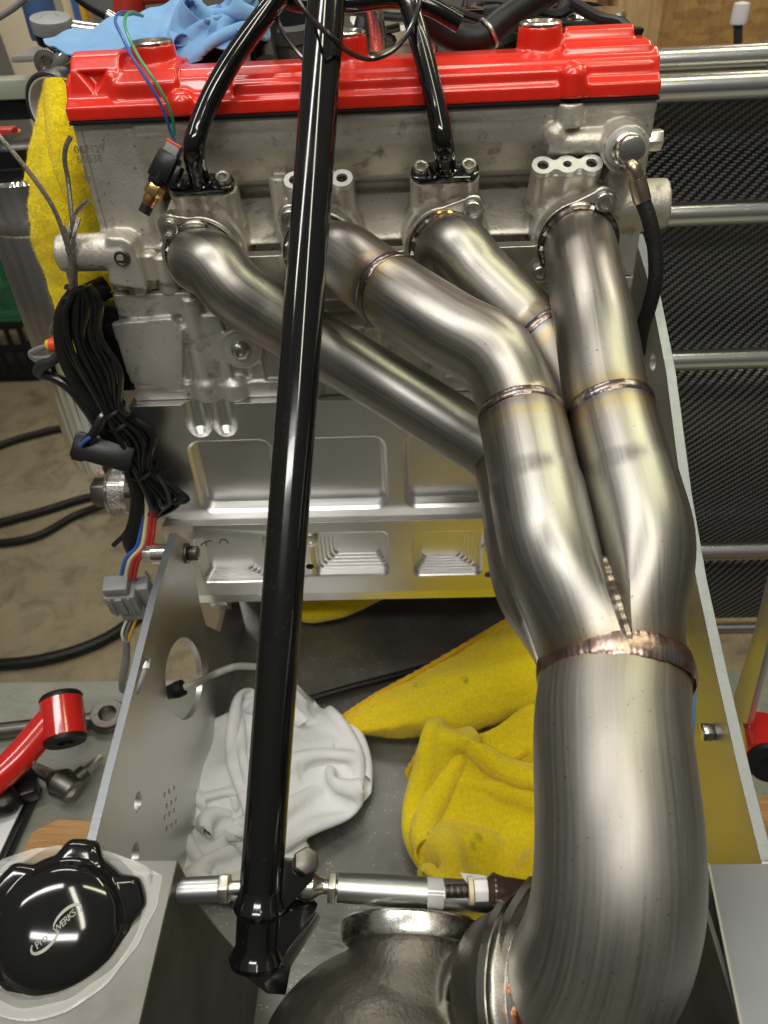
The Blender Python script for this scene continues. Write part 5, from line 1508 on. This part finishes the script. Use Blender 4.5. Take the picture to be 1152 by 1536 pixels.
# ================================================================== WIRING HARNESS
hn = thing('wiring_harness', 'bundle of black wires with cable ties down the engine left side', 'wiring', QY(225, 770, -2))
YH = -1.0
spine = [(112, 436), (98, 470), (100, 520), (124, 575), (158, 622), (182, 668), (204, 712), (226, 768)]
def wpath(off, dy, jit, seed, cut=0, end=None):
    g = random.Random(seed); out = []
    for i, (x, y) in enumerate(spine[cut:]):
        k = min(1, i/2)*1.0 if cut == 0 else 1.0
        tight = 0.45 if (i+cut) in (0, 4, 6) else 1.0
        out.append(QY(x+off*tight+g.uniform(-jit, jit)*tight, y-off*0.35*tight, YH+dy))
    if end: out.append(QY(*end))
    return out
MB().tube(wpath(-4, -0.3, 1, 1)[:6], [0.4, 0.62, 0.72, 0.7, 0.66, 0.6], 18, 10).build('loom_sleeve', 'loom', hn)
for k in range(20):
    off, dy = 4+k*2.5+random.uniform(-2, 2), random.uniform(-1.7, 0.4)
    MB().tube(wpath(off, dy, 6, 30+k, end=(232+random.uniform(-14, 18), 760+random.uniform(-24, 26), -2.0)), random.choice((0.13, 0.16, 0.2, 0.24)), 9, 8).build('wire', 'wire_black', hn)
for k, (mt, x) in enumerate((('wire_blue', 209), ('wire_cream', 216), ('wire_red', 223), ('rubber', 200), ('wire_red', 229))):
    MB().tube([QY(205+k*5, 715, -1.6), QY(x+4, 752, -1.9), QY(x+2, 790, -2.2), QY(x-4, 820, -2.6), QY(x-20, 838, -3.0), QY(x-28 if k != 3 else 190, 868, -3.2)] if k != 3 else [QY(196, 700, -1.4), QY(208, 740, -1.6), QY(205, 780, -1.8), QY(196, 812, -2.0), QY(206, 832, -1.0)], 0.2 if k != 3 else 0.75, 10, 8).build('wire', mt, hn)
MB().tube([QY(207, 742, -1), QY(202, 772, -1.2), QY(188, 800, -1.4), QY(170, 818, -1.6)], 0.24, 8, 8).build('wire', 'wire_black', hn)
MB().tube([QY(236, 712, -2.4), QY(252, 740, -2.8), QY(253, 758, -2.8), QY(243, 762, -2.8), QY(238, 748, -2.6)], 0.17, 8, 8).build('wire', 'plastic_dark', hn)
# ties
def tie(px, py, rx, tail):
    c_ = QY(px, py, YH-0.5)
    d = unit(QY(px+20, py+30, YH)-QY(px, py, YH))
    MB().torus(c_, d, rx, 0.16, 36, 6).build('cable_tie', 'plastic_black', hn)
    e_ = QY(*tail)
    MB().tube([c_+unit(e_-c_)*rx, e_], [0.2, 0.22, 0.26], 8, 4).build('tie_tail', 'plastic_black', hn)
tie(112, 440, 0.95, (100, 430, -2.0)); tie(166, 614, 1.25, (148, 606, -2.2)); tie(178, 634, 1.2, (201, 623, -2.8)); tie(216, 706, 1.2, (246, 703, -3.2))
# hanging relay, side branch and grey cable ends
u_ = unit(QY(196, 690, -3)-QY(118, 668, -3))
w2 = unit(CAM-QY(150, 680, -3)); w2 = unit(w2-u_*(w2 @ u_)); v_ = np.cross(w2, u_)
MB().obox(QY(156, 679, -2.6), u_, v_, w2, 5.0, 2.2, 1.6).build('relay', 'plastic_black', hn, bevel=0.2)
MB().obox(QY(122, 670, -2.4), u_, v_, w2, 0.9, 2.5, 1.3).build('relay_clip', 'plastic_black', hn, bevel=0.12)
MB().tube([QY(124, 664, -3.2), QY(132, 658, -3.4), QY(142, 648, -3.2), QY(152, 630, -2.8), QY(158, 618, -2.2)], [0.22, 0.3, 0.42, 0.42, 0.4], 10, 8).build('wire', 'wire_black', hn)
MB().tube([QY(120, 668, -3.5), QY(128, 661, -3.7), QY(135, 656, -3.7)], 0.15, 8, 6).build('wire', 'wire_blue', hn)
MB().tube([QY(60, 562, -0.4), QY(80, 566, -0.8), QY(105, 582, -1.0), QY(130, 612, -1.2), QY(150, 640, -1.4), QY(175, 672, -1.4)], [0.4, 0.45, 0.45, 0.5, 0.5, 0.5], 12, 8).build('wire', 'wire_black', hn)
MB().tube([QY(58, 560, -0.5), QY(64, 548, -0.8), QY(78, 542, -1), QY(92, 530, -1), QY(108, 528, -1)], [0.5, 0.55, 0.4, 0.3, 0.25], 12, 8).build('boot', 'plastic_dark', hn)
MB().tube([QY(78, 545, -0.5), QY(84, 562, -0.6), QY(110, 570, -0.8)], 0.2, 8, 8).build('wire', 'wire_black', hn)
for dy, mt in ((0, 'wire_grey'), (5, 'wire_grey'), (12, 'wire_grey')):
    MB().tube([QY(74, 518, -0.6), QY(58, 522+dy*.3, -0.7), QY(45, 530+dy*.2, -0.8), QY(54, 536+dy*.4, -0.8), QY(78, 535+dy*0.6, -0.8), QY(100, 528+dy, -0.8)], 0.17, 8, 8).build('wire', mt, hn)
MB().tube([QY(72, 518, -0.6), QY(77, 517, -0.6)], 0.46, 12, 2).build('butt_end', 'plastic_yellow', hn)
MB().tube([QY(76, 517.5, -0.6), QY(90, 517, -0.6)], 0.56, 12, 2).build('butt_connector', 'plastic_orange2', hn)
MB().tube([QY(84, 512, -0.2), QY(76, 500, -0.1), QY(80, 486, -0.1), QY(90, 478, -0.2)], 0.16, 8, 8).build('wire', 'braid', hn)
# braided leads rising from the harness
lead_px = [
    ([(112, 440), (101, 400), (104, 350), (112, 322), (132, 300)], 0.8), ([(114, 440), (112, 380), (108, 330), (102, 270), (97, 240), (99, 220), (106, 205)], 0.8),
    ([(110, 440), (106, 395), (98, 360), (80, 312), (45, 260), (-5, 200), (-40, 160)], 0.0), ([(108, 440), (104, 380), (98, 350), (94, 338)], 0.4), ([(115, 440), (108, 390), (112, 350), (118, 328)], 0.2)]
for pts, dy in lead_px:
    MB().tube([QY(x, y, YH+dy-0.6+(3.0 if y < 330 and x > 90 else 0)*0.3) for x, y in pts], 0.17, 8, 8).build('braided_lead', 'braid', hn)
# black fuse block behind
MB().obox(QY(158, 520, 1.6), (1, 0, 0), (0, 1, 0), (0, 0, 1), 4.2, 2.4, 7.2).build('module', 'plastic_black', hn, bevel=0.25)
MB().obox(QY(150, 490, 1.0), (1, 0.2, 0), (-0.2, 1, 0), (0, 0, 1), 3.0, 2.0, 1.2).build('module_cap', 'plastic_black', hn, bevel=0.2)
MB().tube([QY(120, 450, 0), QY(140, 440, 1.2), QY(160, 430, 2)], [0.9, 0.95, 0.9], 14, 6).build('boot', 'rubber', hn)
MB().tube([QY(122, 455, -0.5), QY(135, 480, 0), QY(148, 500, 0.4)], 0.3, 10, 6).build('wire', 'wire_black', hn)
MB().tube([QY(124, 452, -0.5), QY(142, 470, 0), QY(156, 490, 0.4)], 0.26, 10, 6).build('wire', 'wire_black', hn)

# grey plug pair hanging in front
gc = thing('grey_connector', 'grey plastic plug pair hanging on coloured wires left of plate', 'connector', QY(190, 1030, -3.5))
c_ = QY(186, 896, -3.4)
uu, vv, ww = V(0.99, 0.1, -0.03), unit(V(0.03, -0.25, 0.97)), unit(V(-0.1, 0.97, 0.25))
MB().obox(c_, uu, ww, vv, 3.0, 2.2, 3.2).build('shell', 'plastic_grey', gc, bevel=0.3)
MB().obox(c_+vv*2.1-uu*0.1, uu, ww, vv, 2.3, 1.7, 1.2).build('rear_shell', 'plastic_grey', gc, bevel=0.15)
MB().obox(c_-vv*2.3+uu*0.4, uu, ww, vv, 2.4, 1.7, 1.6).build('plug', 'plastic_grey', gc, bevel=0.2)
MB().obox(c_-ww*1.2+vv*0.3, uu, ww, vv, 0.7, 0.35, 2.6).build('latch', 'plastic_grey', gc, bevel=0.1)
for s_ in (-1, 1):
    MB().obox(c_-ww*1.12+uu*s_*0.9, uu, ww, vv, 0.25, 0.22, 3.0).build('rib', 'plastic_grey', gc, bevel=0.06)
MB().obox(c_+uu*2.0+ww*0.6, uu, ww, vv, 1.3, 1.6, 3.0).build('second_shell', 'plastic_grey', gc, bevel=0.2)
MB().obox(c_-uu*1.6, uu, ww, vv, 0.25, 1.0, 1.4).build('side_tab', 'plastic_dark', gc, bevel=0.05)
for k, (mt, dx) in enumerate((('wire_white', -3), ('wire_yellow', 9), ('wire_grey', 3))):
    MB().tube([c_-vv*2.9+uu*dx*0.08, QY(186+dx, 952, -3.2), QY(190+dx*.3, 966, -3.2)], 0.14, 8, 6).build('wire', mt, gc)
MB().tube([QY(190, 960, -3.2), QY(189, 990, -3.4), QY(184, 1018, -3.6), QY(183, 1034, -3.4)], [0.32, 0.42, 0.42, 0.34], 12, 8).build('cable_jacket', 'wire_grey', gc)
MB().tube([QY(183, 1030, -3.4), QY(184, 1038, -3.3)], 0.2, 8, 2).build('wire', 'wire_blue', gc)
cable('metal_clip', [QY(219, 858, -2), QY(226, 868, -2), QY(224, 884, -2), QY(226, 900, -2), QY(220, 912, -2)], 0.16, 'nickel', 'small bent steel clip wire right of the grey connector', 'clip', 8)

# ================================================================== POLISHED CANISTER
cx_, cy_ = -28.9, 9.0
can = thing('canister', 'tall polished aluminium canister with black lid at left', 'canister', (cx_, cy_, 24.5))
MB().lathe([(0, 24.4), (3.4, 24.4), (3.9, 24.8), (4.0, 25.4), (4.0, 48.0), (3.98, 48.1), (4.12, 48.3), (4.15, 49.2), (4.0, 49.5), (4.0, 52.0), (3.8, 52.3), (0, 52.3)], (cx_, cy_, 0), (0, 0, 1), 64).build('body', 'canister_alu', can)
MB().lathe([(3.2, 52.3), (3.2, 53.0), (2.9, 53.1), (2.9, 54.3), (2.4, 54.6), (0, 54.6)], (cx_, cy_, 0), (0, 0, 1), 48).build('lid', 'plastic_black', can)
MB().tube([(cx_, cy_, 26), (cx_+2.5, cy_+3, 26), (cx_+9, cy_+5, 27)], 0.7, 14, 6).build('bracket_arm', 'plate_alu', can)
hs = thing('hand_tool', 'orange handled tool standing behind the canister lid', 'tool', QY(18, 260, 14))
MB().tube([QY(22, 245, 14), QY(14, 195, 14)], [1.1, 1.2, 1.0, .9], 12, 4).build('handle', 'plastic_orange', hs)
MB().obox(QY(8, 222, 13.4), (1, 0, 0), (0, 1, 0), (0.1, 0, 1), 2.4, 1.4, 3.2).build('guard', 'plastic_red', hs, bevel=0.2)
MB().tube([QY(22, 245, 14), QY(26, 300, 14)], .5, 10, 3).build('shank', 'dark_steel', hs)

# ================================================================== LEFT REAR ACCESSORIES
br3 = thing('aluminium_bracket', 'cast aluminium bracket with bolt eye behind the red cover', 'bracket', QY(95, 140, 11))
pz = [QY(x, y, 11) for x, y in ((62, 80), (84, 74), (118, 78), (125, 115), (90, 128), (74, 128))]
MB().prismy([(p[0], p[2]) for p in pz], 10.2, 11.8).build('plate', 'polished', br3, bevel=0.15)
q = QY(74, 94, 10.2)
MB().lathe([(1.0, 0), (0.98, 0.5), (0.55, 0.55), (0.5, 0.1), (0, 0.1)], q, (0, -1, 0), 24).build('bolt_eye', 'bolt_steel', br3)
MB().tube([QY(96, 120, 10.4), QY(92, 100, 10), QY(106, 85, 10.2)], [1.0, .8, .9], 14, 6).build('rib', 'polished', br3)
pk = QY(76, 30, 24)
pu = thing('grey_puck', 'round grey puck shaped knob behind the blue towel', 'knob', pk-V(0, 0, 3))
MB().lathe([(1.5, -1.0), (1.75, -.9), (1.8, 0), (1.75, 0.2), (0.8, 0.3), (0.7, 0.2), (0, 0.2)], pk, (0.1, -0.2, 1), 40).build('disc', 'plastic_grey', pu)
MB().lathe([(0, -1.8), (1.6, -1.8), (1.7, -1.05)], pk, (0.1, -0.2, 1), 40).build('lower_disc', 'plastic_black', pu)
MB().tube([pk+V(2, 0, -1), pk+V(5, 0, -1.5), pk+V(8, 1, -2)], 1.0, 14, 6).build('outlet', 'polished', pu)
for k, (x, mt, lb) in enumerate(((60, 'garage_blue', 'dark blue bottle at the top left behind the puck'), (72, 'rail_green', 'pale bottle at the top left between two others'), (86, 'wall_beige', 'cream bottle at the top left behind the puck'), (97, 'wire_blue', 'bright blue bottle at the top left by a yellow one'), (106, 'plastic_yellow', 'yellow bottle at the top left corner group'))):
    q = QY(x, 18, 60+2*k)
    tag(MB().lathe([(0, 0), (1.9, 0), (2.0, .4), (2.0, 9), (1.0, 11), (0.9, 13), (0, 13)], q-V(0, 0, 3), (0, 0, 1), 20).build('bottle', mt), lb, 'bottle', 'bottles far behind the engine')
q0 = QY(84, 30, 64)
tag(MB().box((q0[0]-5, 58, q0[2]-4.0), (q0[0]+9, 72, q0[2]-3.2)).build('shelf', 'wall_grey', bevel=0.2), 'grey shelf holding the small bottles far behind', 'shelf')
bhz = thing('background_hose', 'dark hose with crimped steel end above the blue towel', 'hose', QY(150, 20, 17))
MB().tube([QY(105, -15, 18), QY(130, 5, 17.5), QY(163, 24, 17)], 0.42, 12, 6).build('hose', 'rubber', bhz)
MB().tube([QY(162, 23, 17), QY(180, 34, 16.8)], 0.5, 14, 2).build('crimp', 'nickel', bhz)
rf = thing('red_fitting', 'dark red metal fitting at the top above the blue towel', 'fitting', QY(195, 20, 20))
MB().tube([QY(194, -14, 20), QY(194, 20, 20)], 1.3, 16, 3).build('post', 'plastic_red', rf)
MB().tube([QY(196, 0, 20), QY(260, -6, 20)], 0.45, 12, 3).build('arm', 'plastic_red', rf)
cable('grey_line', [QY(-5, 28, 30), QY(20, 12, 30), QY(40, -4, 30)], 0.3, 'wire_grey', 'thin grey line at the very top left corner', 'cable')

# ================================================================== INTAKE SIDE BEHIND THE COVER
it = thing('intake_manifold', 'dark jumble of intake runners and throttle bodies behind the cover', 'intake', (0, 22, 52))
rr2 = random.Random(4)
for k, px_ in enumerate((440, 585, 730, 865)):
    q = QY(px_, 60, 20)
    MB().lathe([(3.0, -8), (3.0, 0.5), (3.3, 0.8), (3.3, 1.8), (2.7, 2.0), (2.6, -2), (0, -2)], (q[0], 20, q[2]), unit((0, -0.25, 1)), 36).build('throttle_body', ['plastic_dark', 'cast_alu', 'plastic_dark', 'plastic_dark'][k], it)
    MB().obox((q[0]+3.2, 19, q[2]-1), (1, 0, 0), (0, 1, 0), (0, 0, 1), 1.6, 2.4, 4.0).build('injector_body', ['plastic_black', 'nickel', 'plastic_black', 'plastic_black'][k], it, bevel=0.3)
    MB().tube([(q[0]-2.8, 17, q[2]-4), (q[0]-2.4, 16.4, q[2]+0.5), (q[0]-1.5, 18, q[2]+3)], 0.7, 12, 6).build('coil_lead', 'rubber', it)
MB().box((-16, 22, 46), (18, 34, 57)).build('plenum', 'plastic_dark', it, bevel=1.2, seg=4)
MB().tube([QY(300, 55, 17), QY(300, 92, 15)], 2.1, 24, 2).build('dark_cap', 'plastic_black', it)
MB().tube([QY(555, 0, 12), QY(562, 30, 12), QY(566, 75, 12)], 0.75, 14, 6).build('stand_pipe', 'machined', it)
MB().tube([QY(400, 30, 14), QY(395, 60, 13), QY(400, 92, 12)], 0.9, 12, 6).build('hose', 'rubber', it)
sl2 = thing('coolant_neck', 'silver round capped neck at the right behind the red cover', 'neck', QY(880, 60, 16))
for x, y, r_ in ((872, 22, 1.75), (906, 22, 1.7)):
    q = QY(x, y, 16)
    MB().lathe([(r_*0.8, -4), (r_*0.8, -1.6), (r_, -1.5), (r_*1.02, -0.6), (r_, 0.1), (r_*.9, 0.3), (0, 0.35)], q, (0, -0.1, 1), 36).build('neck_cap', 'nickel', sl2)
MB().box((QY(850, 50, 16)[0], 14, QY(860, 52, 16)[2]-2), (QY(935, 50, 16)[0], 18, QY(860, 52, 16)[2])).build('base', 'machined', sl2, bevel=0.3)
th = thing('radiator_hose', 'fat black hose curving over the back of the red cover', 'hose', QY(760, 60, 9))
MB().tube([QY(632, 15, 9), QY(655, 40, 9.2), QY(690, 58, 9.4), QY(725, 56, 9.6), QY(752, 34, 10), QY(790, 8, 11), QY(830, -18, 12)], 1.0, 20, 10).build('hose', 'rubber', th)
q = QY(733, 50, 9.6)
MB().torus(q, unit(QY(752, 34, 10)-QY(725, 56, 9.6)), 1.04, 0.12, 40, 6).build('clip_ring', 'bolt_steel', th)
cable('engine_cable', [QY(860, 5, 11), QY(900, 28, 9), QY(930, 35, 7.5), QY(945, 48, 6)], 0.42, 'rubber', 'short black cable ending at the right corner of the red cover', 'cable')
MB().obox(QY(948, 52, 5.8), (1, 0, 0), (0, 1, 0), (0.3, 0, 1), 1.2, 1.0, .9).build('cable_end', 'plastic_black', bpy.data.objects['engine_cable'], bevel=.12)
gp = thing('cast_cover', 'dark grey cast plate with square eye bolt behind the red cover', 'cover', QY(700, 60, 14))
pz = [QY(x, y, 15) for x, y in ((665, 14), (752, 6), (755, 70), (668, 72))]
MB().prismy([(p[0], p[2]) for p in pz], 14.4, 15.6).build('plate', 'plastic_dark', gp, bevel=.2)
q = QY(712, 3, 14.2)
MB().obox(q, (1, 0, 0), (0, 1, 0), (0, 0, 1), 1.5, .8, 1.0).build('square_eye', 'nickel', gp, bevel=.1)
for k, pts in enumerate(([(640, 0), (690, 20), (760, 40), (800, 50)], [(770, 20), (800, 34), (850, 40), (900, 38)], [(480, 14), (540, 18), (600, 26), (640, 20)], [(780, 4), (810, 18), (840, 22), (860, 10)], [(600, 40), (570, 50), (590, 60), (560, 70)])):
    cable('engine_wire', [QY(x, y, 12.5+k*0.7) for x, y in pts], 0.32+0.1*(k % 2), 'wire_black', ['black wire crossing the grey panel behind the cover', 'black wire beside the silver capped neck', 'black wire running behind the strut top', 'short looped black wire at the top right', 'kinked black wire by the stand pipe'][k], 'wire')

# ================================================================== RACK WITH CARBON PANELS, RIGHT
rk = thing('tube_rack', 'rack of horizontal steel tubes at the right behind the engine', 'rack', (60, 20, -85))
bars = [(990, 93, 1.15, 24), (990, 134, 1.15, 20), (995, 323, 1.15, 20), (1005, 541, 1.15, 20), (1045, 827, 1.25, 20), (1020, 943, 0.95, 22)]
for px_, py_, r_, Y_ in bars:
    q = QY(px_, py_, Y_)
    MB().tube([(16, Y_, q[2]), (82, Y_, q[2])], r_, 24, 4).build('rack_tube', 'bar_steel', rk)
for Y_ in (21.9,):
    MB().tube([(80, Y_, -84.9), (80, Y_, 62)], 1.5, 20, 4).build('upright', 'bar_steel', rk)
q = QY(1149, 82, 24)
MB().lathe([(1.5, 0), (1.55, .3), (1.5, 3.2), (1.2, 3.4)], (q[0], 24, QY(990, 93, 24)[2]), (1, 0, 0), 24).build('collar', 'plastic_grey', rk)
def carbon(pts, label):
    """pts: profile of (Y, z) from top to bottom, extruded along X"""
    Pp = crom([(y, z, 0) for y, z in pts], 14)
    L = np.concatenate([[0], np.cumsum(np.linalg.norm(np.diff(Pp, axis=0), axis=1))])
    xs = np.linspace(15, 78, 22)
    G = np.array([[(x, p[0], p[1]) for x in xs] for p in Pp])
    uv = [(x, -l) for l in L for x in xs]
    return tag(MB().grid(G, uv).build('carbon_panel', 'carbon', solid=0.3, weld=False), label, 'panel', 'carbon panels on the rack')
z1, z2, z3, z4, z5 = [QY(*b[:2], 20)[2] for b in bars[1:]]
def cz(y, Y): return (Y, QY(1080, y, Y)[2])
carbon([cz(140, 22), cz(170, 23), cz(240, 23.6), cz(300, 23), cz(330, 22.4), cz(380, 23.2), cz(450, 23.6), cz(510, 23), cz(540, 22)], 'uppermost black carbon weave panel behind the steel tubes')
carbon([cz(541, 23.4), cz(556, 22.2), cz(585, 21), cz(625, 20.6), cz(690, 21.2), cz(760, 22.4), cz(812, 23.4), cz(830, 24)], 'bulging carbon weave panel between the two lower tubes')
carbon([cz(826, 24.6), cz(850, 23.4), cz(880, 22.6), cz(905, 22.4), cz(926, 22.6)], 'lowest carbon weave panel below the thickest steel tube')

# glove, pipe and cord on the tray
gl = thing('rubber_glove', 'crumpled blue rubber glove behind the right mount plate', 'glove', QZ(1032, 1060, 0))
towel('g', [zr((1005, 985, 3), (1025, 990, 3.4), (1045, 1000, 3)), zr((1000, 1020, 4), (1030, 1028, 4.6), (1052, 1035, 3.4)), zr((1005, 1060, 4), (1036, 1066, 4.2), (1056, 1070, 3)), zr((1010, 1110, 2), (1036, 1112, 2), (1050, 1112, 1.5)), zr((1015, 1130, .2), (1036, 1130, .2), (1048, 1130, .2))], 'glove_blue', 10, 12, 0.7, 0.15, gl, 'glove', 0, seed=61, solid=0.1)
cable('black_rod', [QZ(455, 1052, 1.2), QZ(520, 1033, 1.2), QZ(600, 1012, 1.2), QZ(680, 990, 1.2)], 0.42, 'rubber', 'straight black hose lying on the tray behind the rags', 'hose', 12, 4)
ct = thing('clear_tube', 'grey flexible tube with black end through the plate hole', 'tube', QZ(300, 1030, 0))
MB().tube([QX(268, 1034, XL+0.5), QX(286, 1028, XL+1.2), QY(320, 1012, -6), QY(352, 1000, -5), QY(385, 1000, -4)], 0.36, 12, 8).build('tube', 'hose_clear', ct)
MB().tube([QX(248, 1040, XL-1.5), QX(262, 1036, XL+0.1), QX(275, 1031, XL+0.9)], [0.6, 0.62, 0.75, .7], 16, 5).build('black_end', 'rubber', ct)
wt = thing('thin_tube', 'thin grey tube curling out of the white rag right of the strut', 'tube', QZ(455, 1042, 0))
MB().tube([QZ(425, 1016, 6.2), QZ(445, 1030, 6.4), QZ(458, 1044, 5.4), QZ(468, 1052, 3)], 0.24, 10, 8).build('tube', 'hose_clear', wt)

# ================================================================== TOOLS ON THE BENCH AT LEFT
ra_ = thing('suspension_link', 'red painted suspension arm with black bushing lying at left', 'arm', QZ(60, 1130, -0.6))
ZA = 5.0
e0, e1 = QZ(92, 1052, ZA+1.5), QZ(98, 1108, ZA)
dd = unit(e1-e0)
MB().tube([e0, e1], 2.05, 32, 4).build('eye_sleeve', 'red_rod', ra_)
MB().lathe([(0.7, -0.5), (0.75, 0.45), (1.9, 0.45), (2.0, 0.2), (2.0, 0)], e1, dd, 32).build('bushing', 'rubber', ra_)
MB().lathe([(2.02, 0), (2.1, 0.3), (1.9, 0.6), (0, 0.6)], e0, -dd, 32).build('upper_bushing', 'rubber', ra_)
MB().lathe([(0, 0.1), (0.72, 0.1)], e1, dd, 20).build('bore', 'hole_dark', ra_)
f1 = QZ(-60, 1215, 3.0)
MB().tube([(e0+e1)/2+V(-1.2, 0, 0), (e0+e1)/2*0.5+f1*0.5, f1], 1.5, 28, 6).build('arm_tube', 'red_rod', ra_)
wr_ = thing('wrench', 'long black ring wrench lying behind the red arm', 'wrench', QZ(90, 1085, -0.6))
wa, wb_ = QZ(150, 1078, 0.3), QZ(-30, 1100, 0.3)
MB().tube([wb_, wa], [0.9, 0.85, 0.75], 12, 6).build('shank', 'dark_steel', wr_)
wc = QZ(162, 1074, 0.3)
MB().lathe([(0.95, -0.55), (1.75, -0.55), (1.9, -0.2), (1.9, 0.3), (1.7, 0.6), (0.95, 0.6)], wc, unit((0.15, -0.1, 1)), 36, closed=True).build('ring_end', 'dark_steel', wr_)
rt = thing('ratchet', 'dark steel ratchet with bit socket on the bench', 'ratchet', QZ(100, 1175, -0.6))
r0, r1, r2 = QZ(52, 1152, 1.6), QZ(78, 1166, 1.7), QZ(100, 1180, 1.8)
MB().tube([QZ(20, 1140, 1.4), r0, r1], [0.6, 0.55, 0.7], 14, 6).build('handle', 'bolt_steel', rt)
up = unit((-0.25, -0.55, 0.55))
MB().tube([r1, r2-unit(r2-r1)*0.3, QZ(110, 1188, 1.6)], [0.75, 1.45, 1.3, 1.2], 20, 6).build('head', 'dark_steel', rt)
MB().lathe([(1.15, 0), (1.1, 0.9), (0.6, 1.05), (0, 1.05)], QZ(100, 1180, 1.6), up, 28).build('cover_plate', 'bolt_steel', rt)
MB().tube([QZ(108, 1176, 1.5), QZ(128, 1158, 1.4)], [0.85, 0.8], 16, 3).build('bit_socket', 'dark_steel', rt)
MB().tube([QZ(126, 1160, 1.4), QZ(152, 1135, 1.3)], [0.55, 0.5, .42], 6, 3).build('bit', 'bolt_steel', rt)
nb = thing('clipboard', 'white papers with black edge at the lower left', 'papers', QZ(10, 1230, -0.6))
q = [QZ(x, y, 0.6) for x, y in ((-60, 1180), (50, 1172), (-10, 1300), (-80, 1330))]
plate_pts([V(p[0], p[1], 0.35) for p in q], 0.5, (0, 0, 1), 'paper', 'paper_stack', nb, 0.05)
qq = [V(q[1][0]+0.02, q[1][1], 0.0), V(q[1][0]+0.7, q[1][1]-.2, 0.0), V(q[2][0]+0.7, q[2][1], 0.0), V(q[2][0]+.02, q[2][1], 0.0)]
plate_pts(qq, 1.1, (0, 0, 1), 'plastic_black', 'edge', nb, 0.1)
MB().obox(QZ(36, 1178, 1.3), (1, .4, 0), (-.4, 1, 0), (0, 0, 1), 2.6, 3.4, 1.6).build('clip', 'plastic_black', nb, bevel=.3)
pn_ = thing('plastic_fitting', 'black rounded plastic part on the papers at the left edge', 'part', QZ(0, 1200, 0.7))
MB().ball(QZ(2, 1202, 1.8), 1.6, 20, (1.2, 1.0, 0.8)).tube([QZ(2, 1202, 2.2), QZ(-30, 1225, 2.2)], 0.9, 12, 4).build('part_body', 'plastic_black', pn_, remesh=.12, sm=4)
wq = QZ(92, 1268, -0.6)
tag(MB().prismz([(wq[0]-3.2, wq[1]-6), (wq[0]+4.5, wq[1]-6), (wq[0]+4.5, wq[1]+1.6), (wq[0]-.5, wq[1]+1.9), (wq[0]-2.6, wq[1]+0.6)], -0.59, 0.9).build('wood_offcut', 'block_wood', bevel=0.25), 'brown wood offcut on the bench behind the black cap', 'wood block')
